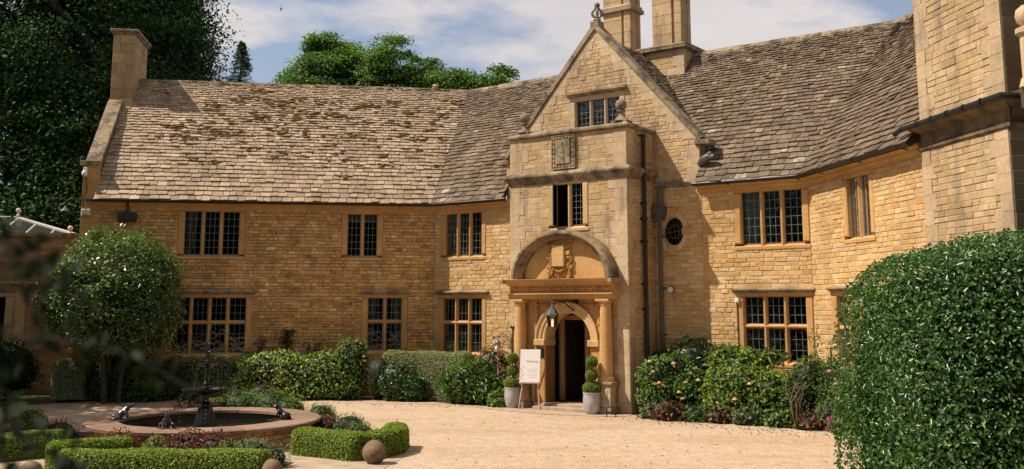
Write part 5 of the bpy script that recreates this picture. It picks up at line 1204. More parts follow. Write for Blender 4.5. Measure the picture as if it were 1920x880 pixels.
pp += [core((-30+12*i, -26+3*math.sin(i*2), 4), (8.5, 5, 11+2*math.sin(i*1.7)), i, 2.5, 0.2, scale=0.88) for i in range(8)]
v, f, c = join(pp); o = mesh_np('woodland', v, f, c, M['leaf_matt']); tag(o, 'distant dark woodland round the garden', kind='stuff')
# round clipped tree on bare stems
M['leaf_gloss2'] = mat_leaf('wet_leaf', 0.32, 0.25, 0.55)
tree('clipped_round_tree', 'round headed glossy tree on several bare stems in front of the left wing', (-11.2, 28.35, 0), 0.06,
     [(-11.15, 28.25, 3.45, 1.75, 1.25, 1.35), (-11.2, 28.2, 2.65, 1.9, 1.2, 0.95), (-10.1, 28.2, 2.35, 0.75, 0.8, 0.85), (-12.4, 28.2, 2.7, 0.75, 0.75, 0.85), (-11.1, 28.0, 2.0, 1.1, 0.8, 0.5)], 0.10, 64000, [(0.11, 0.165, 0.045), (0.08, 0.13, 0.035), (0.16, 0.21, 0.07)], clump=26, cr=0.26, flat=0.8, mat='leaf_gloss2', trunks=5, limbs=26, amp=0.13, inner=0.62, wd=0.5)
# --- borders under the left wing
hedge('clipped_drum_bush', 'small clipped grey green drum bush on a short stem at the far left', [(-12.95, 28.8), (-12.05, 28.8)], 0.95, 1.05, 0.035, 4500, [(0.30, 0.34, 0.19), (0.24, 0.28, 0.15), (0.36, 0.38, 0.24)], endr=0.3, z0=0.14, cat='bush', p=5)
shrub('leafy_shrub', 'low leafy mid green shrub between the drum bush and the fern', [(-11.2, 28.95, 0.35, 0.8, 0.5, 0.5), (-10.4, 28.9, 0.35, 0.8, 0.5, 0.52)], 0.11, 2600, PL['mid'], k=6, wd=0.55, amp=0.2)
shrub('dark_shrub', 'black green shrub in deep shade in front of the garden room', [(-14.3, 28.9, 0.9, 0.9, 0.6, 0.85), (-15.6, 28.9, 0.6, 0.9, 0.6, 0.7)], 0.11, 2500, PL['dark'], amp=0.25)
shrub('dark_shrub', 'added dark shrub standing in for wall shade behind the stems of the round headed tree', [(-11.3, 29.35, 0.75, 0.9, 0.35, 0.85), (-9.9, 29.5, 0.5, 0.6, 0.3, 0.6)], 0.10, 2600, PL['dark'], amp=0.25, k=6)  # added to darken the wall where the canopy's shade falls
# fern
fr_ = empty('fern', (-10.15, 29.1, 0), 'feathery fern in the shade left of the silver hedge', 'fern')
mbv = []
for k in range(34):
    a = random.uniform(0, 6.283); u = V(math.cos(a), math.sin(a), 0); h_ = random.uniform(0.8, 1.15); r_ = random.uniform(0.35, 0.75)
    s = np.linspace(0.12, 1, 26); base = V(-10.15, 29.1, 0)[None]+u[None]*(r_*s**1.3)[:, None]; base[:, 2] += h_*np.sin(s*1.9)
    sd_ = V(-u[1], u[0], 0)
    for sg in (-1, 1):
        n_ = len(s); mbv.append(leaves(base, np.tile(V(0, 0, 1), (n_, 1)), 0.17*(1-s*0.75)+0.02, 0.28, PL['mid'], 0.2, axis=np.tile(sd_*sg*2+u*0.6, (n_, 1))))
v, f, c = join(mbv); mesh_np('fronds', v, f, c, M['leaf'], fr_, world=True)
hedge('silver_hedge', 'clipped silver edged hedge behind the fountain under the wide window', [(-10.1, 29.65), (-8.2, 29.85)], 0.7, 1.22, 0.05, 1500, PL['grey'], p=4, wdl=0.6)
hedge('dark_green_hedge', 'plain dark green hedge piece right of the silver hedge', [(-8.1, 29.9), (-6.5, 30.05)], 0.6, 1.2, 0.08, 900, PL['mid'], p=3, amp=0.05)
shrub('variegated_shrub', 'broad cream splashed euonymus mound, the leftmost of the two pale mounds', [(-7.2, 29.55, 0.55, 1.0, 0.55, 0.75), (-6.6, 29.6, 0.75, 0.8, 0.5, 0.62), (-7.7, 29.5, 0.35, 0.6, 0.45, 0.5)], 0.085, 5200, PL['varieg'], k=6, wd=0.6, amp=0.15)
shrub('variegated_shrub', 'taller loose pale leaved shrub left of the climbing rose', [(-5.7, 29.6, 0.65, 0.95, 0.55, 0.75), (-6.1, 29.5, 0.35, 0.6, 0.5, 0.5), (-5.1, 29.55, 0.6, 0.6, 0.5, 0.62)], 0.09, 4200, PL['varieg'][1:]+PL['bright'], k=6, wd=0.55, amp=0.22)
shrub('rose_bush', 'tall arching pink rose bush under the lower two-light window', [(-4.75, 29.7, 0.75, 0.62, 0.5, 0.85), (-4.6, 29.75, 1.3, 0.35, 0.3, 0.38), (-4.9, 29.5, 0.35, 0.6, 0.45, 0.45)], 0.08, 3600, PL['bright']+PL['mid'], k=6, wd=0.6, amp=0.25, blooms=(9, [(0.75, 0.42, 0.35), (0.7, 0.3, 0.3)], 0.05), name_bloom='rose')
shrub('brown_shrub', 'thin brownish twiggy shrub right of the tall rose', [(-3.85, 29.45, 0.55, 0.4, 0.4, 0.62)], 0.06, 1500, PL['brown'], amp=0.25, wd=0.35)
shrub('green_shrub', 'dark green leafy shrub in front of the silver grey clipped hedge', [(-3.25, 29.15, 0.5, 0.55, 0.4, 0.62), (-2.8, 29.0, 0.35, 0.45, 0.35, 0.4)], 0.10, 2000, PL['mid']+PL['gloss'], k=6, wd=0.45, amp=0.2, mat='leaf_gloss')
hedge('grey_clipped_hedge', 'flat topped silver grey clipped hedge left of the porch', [(-3.8, 29.95), (-2.5, 29.6), (-1.15, 28.75)], 0.85, 1.36, 0.042, 3600, PL['grey'], p=5, wdl=0.5)
shrub('laurel_bush', 'rounded bright green long leaved bush beside the left pot', [(-1.15, 28.35, 0.5, 0.85, 0.55, 0.68), (-0.65, 28.1, 0.35, 0.55, 0.45, 0.5)], 0.15, 3000, PL['bright'][:2]+PL['mid'], k=6, wd=0.3, amp=0.1, mat='leaf_gloss', spread=0.9)
shrub('red_tipped_shrub', 'red tipped shrub under the bell bracket', [(-0.55, 28.75, 0.8, 0.6, 0.4, 0.62), (-0.2, 28.35, 0.5, 0.4, 0.35, 0.5)], 0.09, 2300, PL['photinia'], k=6, wd=0.45, amp=0.2, mat='leaf_gloss')
shrub('hosta', 'low broad leaved plant at the foot of the left pot', [(-0.35, 27.35, 0.15, 0.28, 0.2, 0.26)], 0.16, 260, PL['bright'], k=6, wd=0.6, cat='plant')
shrub('hosta', 'clump of white edged hostas seen behind the fountain bowl', [(-8.5, 28.6, 0.2, 0.75, 0.3, 0.36)], 0.22, 420, [(0.10, 0.16, 0.05), (0.25, 0.28, 0.16), (0.07, 0.12, 0.04)], k=6, wd=0.6, cat='plant')
for lab, t0_, t1_, z1_, n_ in (('dark thin climber on the wall between the lower left windows', 4.1, 4.9, 1.95, 420), ('small wispy climber on the wall left of the two-light window', 3.4, 3.8, 1.6, 130), ('low dark climber beside the wide lower window', 5.0, 5.4, 1.75, 130)):
    c_ = FA.p((t0_+t1_)/2, 0.1, 0); rt = empty('wall_climber', tuple(c_), lab, 'climber')
    mb = MB(); P = []
    for k in range(5):
        x = t0_+(t1_-t0_)*(0.5+0.1*k-0.2); pts_ = [FA.p(x, 0.06, 0.0)]
        for q in range(1, 8): x += random.uniform(-0.09, 0.09); x = min(max(x, t0_), t1_); pts_.append(FA.p(x, 0.05, z1_*q/7*random.uniform(0.93, 1.0)))
        mb.tube(pts_, 0.008, 5); P += [pts_[j]+V(random.gauss(0, .06), random.gauss(-0.02, .02), random.gauss(0, .06)) for j in range(3, 8) for _ in range(n_//25)]
    mb.build('stems', M['bark'], rt); P = np.array(P); v, f, c = leaves(P, np.tile(nA, (len(P), 1)), 0.075, 0.55, PL['dark'], 0.6); mesh_np('foliage', v, f, c, M['leaf'], rt, world=True)
# --- border right of the porch
PEACH = [(0.85, 0.48, 0.28), (0.85, 0.55, 0.38), (0.8, 0.4, 0.25)]; PINK = [(0.75, 0.25, 0.35), (0.7, 0.3, 0.4)]
shrub('rose_bush', 'peach flowered rose bush right beside the porch downpipe', [(3.85, 25.2, 0.85, 0.75, 0.6, 0.68), (3.55, 24.95, 0.4, 0.5, 0.45, 0.45), (4.4, 25.0, 0.6, 0.6, 0.5, 0.6)], 0.085, 4600, PL['mid']+PL['bright'], k=6, wd=0.6, amp=0.24, blooms=(13, PEACH, 0.062), name_bloom='rose')
shrub('dark_evergreen', 'dark glossy evergreen bush against the wall behind the peach roses', [(4.7, 25.75, 1.1, 0.95, 0.5, 0.78), (5.5, 25.2, 1.0, 0.65, 0.45, 0.72), (3.9, 26.0, 1.0, 0.5, 0.4, 0.6)], 0.11, 3800, PL['gloss']+PL['dark'], k=6, wd=0.42, amp=0.18, mat='leaf_gloss')
shrub('lime_green_shrub', 'dense lime green shrub under the lower right window', [(5.45, 24.05, 0.75, 0.85, 0.65, 0.85), (6.0, 23.7, 0.6, 0.6, 0.55, 0.7), (5.1, 24.0, 0.4, 0.5, 0.5, 0.5)], 0.085, 6200, PL['bright']+PL['gold'][:1], k=6, wd=0.55, amp=0.22, blooms=(5, PEACH, 0.06), name_bloom='rose')
shrub('pale_leaved_plant', 'pale long leaved plant tops on the lime green shrub', [(5.3, 24.5, 1.48, 0.55, 0.2, 0.16), (6.1, 24.0, 1.45, 0.35, 0.2, 0.12)], 0.26, 260, [(0.20, 0.25, 0.09), (0.14, 0.2, 0.06)], k=6, wd=0.22, cat='plant', up=0.0, spread=1.0)
shrub('rose_hedge', 'loose flat topped rose hedge with bare stems left of the big clipped hedge', [(6.75, 23.1, 0.85, 0.6, 0.5, 0.72), (7.2, 22.5, 0.75, 0.5, 0.6, 0.75), (6.5, 23.3, 0.45, 0.5, 0.4, 0.5)], 0.075, 4600, PL['mid']+PL['brown'][1:2]+PL['bright'][:1], k=6, wd=0.55, amp=0.2, blooms=(9, PEACH+PINK, 0.06), name_bloom='rose', cat='hedge')
shrub('feathery_shrub', 'feathery light green shrub touching the big clipped hedge', [(7.25, 21.8, 0.65, 0.42, 0.5, 0.7), (6.95, 22.2, 0.3, 0.35, 0.35, 0.36)], 0.06, 3000, PL['bright']+PL['sage'], wd=0.35, amp=0.2)
for k, (x, y, rx, pal, lab) in enumerate(((3.45, 24.62, 0.42, PL['sage'], 'grey green low plants at the border corner by the porch'), (3.75, 24.22, 0.38, PL['purple']+PL['brown'], 'bronze leaved plants at the gravel edge nearest the porch'), (4.35, 24.0, 0.42, PL['mid'], 'low green edging plant under the peach rose'),
        (4.85, 23.72, 0.38, PL['purple']+PL['sage'], 'silvery purple leaved plants below the lime green shrub'), (5.45, 23.3, 0.45, PL['mid']+PL['sage'], 'soft green low mound below the lime green shrub'), (6.05, 22.9, 0.42, PL['bright']+PL['mid'], 'fresh green low mound in the middle of the right border'), (6.6, 22.4, 0.42, PL['purple']+PL['brown'], 'dark bronze leaved plants near the right end of the border'), (7.0, 21.6, 0.28, PL['mid'], 'low green edging plant at the foot of the feathery shrub'))):
    shrub('edging_plant', lab, [(x, y, 0.1, rx, 0.32, 0.30), (x+0.2, y-0.02, 0.08, rx*0.6, 0.3, 0.24)], 0.09, 620, pal, k=6, wd=0.6, amp=0.3, cat='plant', group='low plants edging the right border')
shrub('pink_flower_clump', 'bright pink flower heads at the right end of the border', [(6.9, 21.9, 0.2, 0.2, 0.16, 0.2)], 0.05, 260, [(0.6, 0.16, 0.32), (0.5, 0.2, 0.35)], mat='petal', cat='flower', corecol=(0.2, 0.05, 0.1))
mb = MB()
for k in range(9):
    a = V(6.35+random.uniform(-.12, .25), 22.75+random.uniform(-.15, .1), 0.1); mb.tube([a, a+V(random.uniform(-.1, .1), -0.05, 0.45), a+V(random.uniform(-.2, .3), -0.05, 0.75), a+V(random.uniform(-.2, .4), 0, 0.9)], [0.014, 0.011, 0.007, 0.004], 5)
rt_ = empty('bare_rose_stems', (6.4, 22.7, 0), 'pale bare rose stems showing through the border', 'plant'); mb.build('stems', M['twig'], rt_)
rt_ = empty('climbing_rose_shoot', tuple(FD.p(0.75, 0.2, 0)), 'single thin rose shoot with a pink bloom above the hedge by the right wall corner', 'rose')
mb = MB(); q = FD.p(0.75, 0.35, 0); mb.tube([q+V(0, 0, 0.8), q+V(.05, 0, 1.4), q+V(-.03, 0, 1.9), q+V(.05, 0, 2.2)], 0.008, 5); mb.build('stem', M['bark'], rt_)
P = np.array([q+V(random.gauss(0, .08), random.gauss(0, .06), random.uniform(1.2, 2.2)) for _ in range(70)]); v, f, c = leaves(P, np.tile(nD, (len(P), 1)), 0.07, 0.6, PL['mid'], 0.8, k=6); mesh_np('foliage', v, f, c, M['leaf'], rt_, world=True)
mb = MB(); [mb.ball(q+V(.02+random.uniform(-.03, .03), random.uniform(-.03, .03), 2.0+random.uniform(-.02, .02)), 0.03, 6, (0.75, 0.4, 0.3)) for _ in range(6)]; mb.build('rose', M['petal'], rt_)
# --- big clipped hedge at the right
BH = empty('great_clipped_hedge', (6.9, 13.0, 0), 'huge glossy clipped hedge filling the right foreground', 'hedge')
HC, HRD, HP = (7.9, 13.3, 1.0), (3.2, 2.7, 2.62), 4.3
pts, nr = ell(HC, HRD, 180000, 5, HP, 0.075, 0.88, zmin=0.03)
front = (nr[:, 1] < 0.35) | (pts[:, 2] > 3.2); pts, nr = pts[front], nr[front]
hole_ = lump(pts*0.9/3, 9, 0.5); keep = RNG.random(len(pts)) < np.clip((hole_-0.6)*3.5, 0.32, 1); pts, nr = pts[keep], nr[keep]
A = leaves(pts, nr, 0.056, 0.5, PL['gloss']+PL['mid'][:1], 0.85, k=6, fold=0.12, var=0.35)
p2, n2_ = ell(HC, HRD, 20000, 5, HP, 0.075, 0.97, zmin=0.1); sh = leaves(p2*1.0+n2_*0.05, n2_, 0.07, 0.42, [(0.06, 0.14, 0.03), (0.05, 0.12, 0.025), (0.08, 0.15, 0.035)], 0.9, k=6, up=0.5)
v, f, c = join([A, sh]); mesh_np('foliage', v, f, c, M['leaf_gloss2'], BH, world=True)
v, f, c = core(HC, HRD, 5, HP, 0.075, scale=0.91, n=40); mesh_np('shade_core', v, f, c, simple('inner_shade', (0.006, 0.011, 0.004), 1.0, spec=0.0), BH, world=True)  # near-black core painted as the shade between the leaves
# ------------------------------------------------------------------ fountain garden
FX, FY = -6.13, 20.5
fo_ = empty('fountain_basin', (FX, FY, 0), 'round red stone basin with wide flat coping and rubble wall', 'basin')
mb = MB(); ns = 26
for k in range(ns):
    a0, a1 = 2*math.pi*k/ns+0.004, 2*math.pi*(k+1)/ns-0.004; sub = 4; P = []
    col = np.array((0.27, 0.18, 0.135))*random.uniform(0.85, 1.12); ro = 2.26+random.uniform(-.012, .012); ri = 1.62+random.uniform(-.01, .01)
    for j in range(sub+1):
        a = a0+(a1-a0)*j/sub
        for r_, z_ in ((ri, 0.385), (ri, 0.44), (ri+0.02, 0.452), (ro-0.03, 0.448), (ro, 0.43), (ro-0.01, 0.375)): P.append((FX+r_*math.cos(a), FY+r_*math.sin(a), z_))
    F_ = []
    for j in range(sub):
        for q in range(6): F_.append([j*6+q, (j+1)*6+q, (j+1)*6+(q+1) % 6, j*6+(q+1) % 6])
    F_ += [list(range(6)), [sub*6+q for q in range(5, -1, -1)]]; mb.add(P, F_, col)
mb.build('coping', M['bronze_stone'], fo_)
mb = MB()
for zz_ in range(4):
    z0_ = zz_*0.094; a = random.random()*0.1
    while a < 2*math.pi:
        da = random.uniform(0.07, 0.17); c_ = math.cos(a+da/2), math.sin(a+da/2); f_ = Fr(V(FX+2.12*c_[0], FY+2.12*c_[1], 0), V(-c_[1], c_[0], 0), V(c_[0], c_[1], 0)); w_ = 2.12*da/2
        mb.box(f_, -w_+0.004, w_-0.004, -0.12, random.uniform(0.0, 0.02), z0_+0.004, z0_+0.09, np.array(random.choice(GOLD))*random.uniform(0.6, 0.95), 0.012); a += da
mb.lathe((FX, FY, 0), [(2.08, 0), (2.08, 0.375)], 48, (0.2, 0.15, 0.1), cap=False); mb.build('wall', M['gold'], fo_)
mb = MB(); mb.lathe((FX, FY, 0), [(1.70, 0.05), (1.66, 0.40)], 48, (0.10, 0.08, 0.055), cap=False); mb.build('inner_wall', M['dress_old'], fo_)
mb = MB(); mb.add([(FX+1.69*math.cos(2*math.pi*k/48), FY+1.69*math.sin(2*math.pi*k/48), 0.26) for k in range(48)], [list(range(48))]); tag(mb.build('pond_water', M['water']), kind='structure')
ft = empty('tiered_fountain', (FX-0.02, FY, 0.2), 'dark cast iron two bowl fountain with a small figure on top', 'fountain')
mb = MB(); mb.lathe((0, 0, 0), [(0.24, -0.05), (0.23, 0.1), (0.20, 0.22), (0.17, 0.36), (0.13, 0.46), (0.07, 0.50), (0.10, 0.54), (0.06, 0.58), (0.055, 0.70), (0.10, 0.735)], 14); shade_auto(mb.build('pedestal', M['iron'], ft, world=False))
mb = MB(); mb.lathe((0, 0, 0), [(0.06, 0.68), (0.20, 0.72), (0.36, 0.77), (0.455, 0.81), (0.465, 0.83), (0.44, 0.83), (0.30, 0.795), (0.1, 0.785), (0.0, 0.785)], 28); shade_auto(mb.build('lower_bowl', M['iron'], ft, world=False))
mb = MB(); mb.lathe((0, 0, 0), [(0.43, 0.812), (0.0, 0.815)], 24); mb.build('bowl_water', M['water'], ft, world=False)
mb = MB(); mb.lathe((0, 0, 0), [(0.09, 0.81), (0.10, 0.85), (0.05, 0.89), (0.075, 0.93), (0.045, 0.97), (0.055, 1.08), (0.07, 1.18), (0.045, 1.25), (0.06, 1.27)], 14); shade_auto(mb.build('stem', M['iron'], ft, world=False))
mb = MB(); mb.lathe((0, 0, 0), [(0.04, 1.25), (0.14, 1.28), (0.20, 1.305), (0.205, 1.32), (0.18, 1.315), (0.0, 1.30)], 24); shade_auto(mb.build('upper_bowl', M['iron'], ft, world=False))
def organic(name, balls, mat, parent=None, vox=0.012, loc=(0, 0, 0), rot=None, label=None):
    """balls: (x,y,z,r) or capsule chains [(p,r),(p,r)...] fused to one skin"""
    mb = MB()
    for b in balls:
        if isinstance(b, list):
            for (p0, r0), (p1, r1) in zip(b, b[1:]):
                p0, p1 = V(*p0), V(*p1); m_ = max(2, int(np.linalg.norm(p1-p0)/(min(r0, r1)*0.45))+1)
                for i in range(m_+1): q = i/m_; mb.ball(p0+(p1-p0)*q, r0+(r1-r0)*q, 8)
        else: mb.ball(b[:3], b[3], 10, sc=b[4] if len(b) > 4 else (1, 1, 1))
    o = mb.build(name, mat, parent, label, world=False); o.location = loc
    if rot is not None: o.rotation_euler = rot
    r = o.modifiers.new('r', 'REMESH'); r.mode = 'VOXEL'; r.voxel_size = vox; r.use_smooth_shade = True
    s = o.modifiers.new('s', 'SMOOTH'); s.iterations = 3; return o
fg = organic('figure', [[((0, 0, 1.31), .05), ((0, 0, 1.36), .04)], [((-.02, 0, 1.36), .022), ((-.015, .01, 1.45), .028), ((0, 0, 1.52), .035)], [((.02, 0, 1.36), .022), ((.03, -.01, 1.45), .028), ((0, 0, 1.52), .035)],
     [((0, 0, 1.52), .036), ((0.005, 0, 1.60), .034), ((0.01, 0, 1.64), .026)], [((.01, 0, 1.64), .012), ((.015, 0, 1.665), .012)], (.02, 0, 1.695, .03), [((.035, 0, 1.635), .014), ((.06, -.02, 1.58), .011), ((.03, -.04, 1.55), .010)], [((-.02, 0, 1.635), .014), ((-.03, -.01, 1.70), .011), ((.0, -.01, 1.76), .010), ((.01, 0, 1.80), .014)]], M['iron'], ft, 0.009)
mb = MB()
for k in range(16):
    if k % 4 == 2: continue
    a = k*0.393+0.1; r0 = 0.19; x, y = r0*math.cos(a), r0*math.sin(a); z = 1.305
    if k % 2 == 0: 
        for q in range(9): mb.ball((x*(1+0.03*q), y*(1+0.03*q), z-0.02-0.055*q), random.uniform(0.003, 0.006), 5, sc=(1, 1, 1.8))
    a += 0.2; x, y = 0.46*math.cos(a), 0.46*math.sin(a)
    if k % 4 == 0:
        for q in range(8): mb.ball((x*(1+0.008*q), y*(1+0.008*q), 0.80-0.085*q), random.uniform(0.004, 0.007), 5, sc=(1, 1, 2.0))
for k in range(60): a = random.uniform(0, 6.28); r_ = random.uniform(0.2, 0.36); mb.ball((r_*math.cos(a), r_*math.sin(a), 0.075), random.uniform(.004, .012), 5)
for k in range(50): a = random.uniform(-0.6, 0.9); r_ = random.uniform(0.08, 0.38); mb.ball((r_*math.cos(a), r_*math.sin(a), 0.83), random.uniform(.004, .010), 5)
o = mb.build('water_drops', M['splash'], ft, world=False); o['kind'] = 'stuff'
# frogs
FROG = [(0, 0, .10, .085, (1.0, 1.5, .9)), [((0, .06, .13), .07), ((0, .15, .22), .06), ((0, .20, .27), .045)], (0, .22, .285, .06, (1.1, 1.2, .65)), [((0, .24, .29), .04), ((0, .30, .33), .022)], (-.035, .19, .325, .02), (.035, .19, .325, .02),
        [((-.08, -.06, .09), .05), ((-.13, .04, .07), .035), ((-.12, -.09, .03), .025), ((-.14, .03, .015), .018), ((-.17, .07, .012), .014)], [((.08, -.06, .09), .05), ((.13, .04, .07), .035), ((.12, -.09, .03), .025), ((.14, .03, .015), .018), ((.17, .07, .012), .014)],
        [((-.06, .13, .19), .03), ((-.09, .17, .09), .022), ((-.08, .20, .02), .018), ((-.10, .25, .012), .014)], [((.06, .13, .19), .03), ((.09, .17, .09), .022), ((.08, .20, .02), .018), ((.10, .25, .012), .014)]]
for lab, ang, rz, mt in (('bronze frog rearing up on the left side of the basin rim', 195, 0.30, 'bronze'), ('pale streaked frog sitting at the front of the basin', 262, 0, 'bronze'), ('small dark frog crouching on the right side of the basin rim', 351, 0, 'iron')):
    a = R(ang); x, y = FX+1.66*math.cos(a), FY+1.66*math.sin(a)
    rt_ = empty('frog_sculpture', (x, y, 0.455), lab, 'sculpture', group='frogs round the fountain', rz=a+math.pi/2)
    if ang == 262: rt_.rotation_euler = (0, 0, a-math.pi/2+0.5)
    rt_.scale = (1.0, 1.0, 0.95) if ang == 195 else (0.85, 0.85, 0.85)
    organic('body', FROG, M[mt], rt_, 0.014); mb = MB(); mb.lathe((0, 0.03, -0.005), [(0.2, 0), (0.19, 0.02), (0.0, 0.022)], 12); mb.build('base', M[mt], rt_, world=False)
# box hedges
bh = 'clipped box hedges of the fountain garden'
for lab, path, wd_, h in (('straight box hedge across the bottom edge, nearest the viewer', [(-7.1, 16.08), (-3.8, 16.1)], 0.55, 0.44), ('short box hedge piece just behind the nearest straight one', [(-7.65, 16.95), (-7.1, 17.45), (-6.6, 17.8)], 0.5, 0.44),
        ('long box hedge running out of the left edge', [(-11.0, 17.5), (-9.2, 17.8), (-8.15, 18.75)], 0.6, 0.44), ('sunlit box hedge left of the stone ball at the gravel corner', [(-3.95, 18.85), (-3.2, 18.4), (-2.6, 17.98)], 0.52, 0.46), ('curved box hedge along the gravel, right of the stone ball', [(-2.5, 18.2), (-2.22, 18.8), (-2.22, 19.8)], 0.5, 0.45)):
    hedge('box_hedge', lab, path, wd_, h, 0.036, 5200, PL['box'], group=bh, endr=0.16, wdl=0.6)
PUR = 'low purple leaved plants of the fountain garden'
for lab, lb, n in (('dark purple low plants at the front left of the basin, between box and gold ball', [(-6.95, 17.95, 0.15, 0.40, 0.3, 0.34)], 1900), ('wide purple low plants at the front of the basin', [(-5.6, 17.9, 0.15, 0.45, 0.28, 0.38), (-5.15, 17.85, 0.15, 0.4, 0.28, 0.34)], 3000), ('purple low strip left behind the box hedge', [(-9.2, 20.6, 0.12, 0.55, 0.25, 0.25), (-9.9, 20.6, 0.1, 0.4, 0.25, 0.2)], 1100),
        ('purple low plants behind the basin rim', [(-8.0, 25.1, 0.08, 0.5, 0.3, 0.26), (-7.3, 25.1, 0.1, 0.45, 0.3, 0.28)], 1100), ('reddish purple plant right of the basin rim', [(-3.85, 20.9, 0.14, 0.34, 0.3, 0.32)], 900)):
    shrub('purple_plant', lab, lb, 0.05, n, PL['purple'], k=6, wd=0.55, amp=0.25, cat='plant', group=PUR, corecol=(0.02, 0.01, 0.008))
shrub('golden_ball_bush', 'round yellow green bush at the front of the basin', [(-6.22, 17.95, 0.12, 0.27, 0.25, 0.31)], 0.03, 2200, PL['gold'], cat='bush', amp=0.05)
shrub('golden_ball_bush', 'round yellow green bush behind the basin', [(-7.45, 25.7, 0.12, 0.42, 0.35, 0.28)], 0.035, 1600, PL['gold'], cat='bush', amp=0.05)
shrub('green_ball_bush', 'round green bush near the left edge beside the gravel', [(-10.35, 22.0, 0.18, 0.36, 0.34, 0.34)], 0.04, 2000, PL['box'][1:], cat='bush', amp=0.05)
shrub('lavender', 'grey lavender clump at the left edge', [(-10.6, 20.4, 0.15, 0.45, 0.35, 0.33), (-11.3, 20.3, 0.15, 0.4, 0.35, 0.3)], 0.09, 1300, PL['sage'], wd=0.15, cat='plant', up=0.8, spread=0.9)
shrub('lavender', 'spiky grey lavender between the near box hedge and the basin wall', [(-4.35, 17.35, 0.16, 0.36, 0.3, 0.36), (-4.05, 17.2, 0.12, 0.3, 0.28, 0.27)], 0.10, 1700, PL['sage'], wd=0.14, cat='plant', up=0.8, spread=0.9)
shrub('santolina', 'yellow green feathery plant in front of the basin wall', [(-4.85, 17.6, 0.12, 0.28, 0.25, 0.30)], 0.05, 900, PL['bright']+PL['gold'], wd=0.3, cat='plant')
shrub('sage_plant', 'small grey green plant at the foot of the gold ball bush', [(-5.9, 17.55, 0.1, 0.18, 0.16, 0.2)], 0.07, 300, PL['sage'], wd=0.2, cat='plant')
shrub('lavender_row', 'long low green row behind the right side of the basin', [(-6.6, 25.2, 0.2, 0.6, 0.4, 0.42), (-5.9, 25.1, 0.2, 0.65, 0.4, 0.42), (-5.4, 24.9, 0.15, 0.4, 0.35, 0.34)], 0.10, 4200, PL['bright']+PL['mid'][:1], wd=0.16, cat='plant', up=0.9, spread=0.8)
shrub('grey_brown_plant', 'grey brown feathery plant behind the green row', [(-6.3, 25.8, 0.35, 0.5, 0.3, 0.42)], 0.08, 1000, PL['brown']+PL['sage'], wd=0.2, cat='plant')
shrub('green_mound', 'green mound at the back of the right bed', [(-4.35, 23.3, 0.15, 0.42, 0.35, 0.36)], 0.06, 1300, PL['box']+PL['sage'], wd=0.3, cat='plant')
shrub('green_mound', 'leafy green plant inside the corner of the right box hedges', [(-3.25, 20.7, 0.15, 0.4, 0.35, 0.38), (-3.0, 20.2, 0.12, 0.4, 0.3, 0.32)], 0.08, 1700, PL['bright']+PL['mid'], wd=0.22, cat='plant', up=0.6)
shrub('withered_lavender', 'faded brown lavender inside the right box hedge', [(-2.95, 19.5, 0.15, 0.32, 0.35, 0.32)], 0.10, 1100, PL['brown']+PL['sage'][:1], wd=0.13, cat='plant', up=0.8)
flat('soil_bed_parterre', [(-11, 17.6), (-9, 17.6), (-8, 18.6), (-8.6, 21.6), (-10.5, 22.6), (-12, 22)], 0.014, M['soil'])
flat('soil_bed_front', [(-7.5, 16.6), (-3.9, 16.5), (-3.75, 17.7), (-4.8, 18.2), (-6.2, 18.2), (-7.6, 18.0)], 0.014, M['soil'])
flat('soil_bed_corner', [(-4.0, 18.9), (-2.6, 18.0), (-2.1, 18.6), (-2.15, 19.9), (-2.9, 21.0), (-4.0, 23.7), (-4.8, 23.5), (-3.8, 20.8)], 0.014, M['soil'])
flat('soil_bed_back', [(-8.6, 24.7), (-5.0, 24.5), (-4.9, 25.4), (-6.0, 26.2), (-8.4, 26.1)], 0.014, M['soil'])
for lab, x, y, r_ in (('weathered stone ball on the paving at the gravel corner', -2.36, 17.62, 0.205), ('stone ball half hidden at the right end of the nearest box hedge', -3.72, 15.95, 0.17), ('stone ball at the left end of the nearest box hedge', -7.35, 15.75, 0.17)):
    rt_ = empty('stone_ball', (x, y, 0), lab, 'stone ball', 'stone balls at the hedge corners'); mb = MB(); mb.ball((0, 0, r_*0.93), r_, 22, (0.27, 0.20, 0.13), jit=0.02); o = mb.build('ball', M['dress_old'], rt_, world=False, smooth=True)
    mb = MB(); mb.lathe((0, 0, 0), [(r_*0.6, 0), (r_*0.55, 0.03)], 16, OLD); mb.build('foot', M['dress_old'], rt_, world=False)
P = []
for _ in range(420):
    if random.random() < 0.5: t = random.uniform(0, 1); q = V(3.2, 24.6, 0)*(1-t)+V(6.9, 21.3, 0)*t+V(random.gauss(-.25, .35), random.gauss(-.3, .35), 0)
    elif random.random() < 0.6: t = random.uniform(0, 1); q = V(-6.3, 29.0, 0)*(1-t)+V(-0.6, 26.9, 0)*t+V(random.gauss(0, .3), random.gauss(-.1, .3), 0)
    else: q = V(random.uniform(-3, 6), random.uniform(17, 25), 0)
    q[2] = 0.022; P.append(q)
P = np.array(P); v, f, c = leaves(P, np.tile(V(0, 0, 1), (len(P), 1)), 0.05, 0.5, [(0.16, 0.09, 0.04), (0.10, 0.07, 0.03), (0.10, 0.11, 0.04)], 0.35, k=6, up=0.6); o = mesh_np('fallen_leaves', v, f, c, M['leaf_matt']); tag(o, 'scattered fallen leaves on the gravel', kind='stuff')
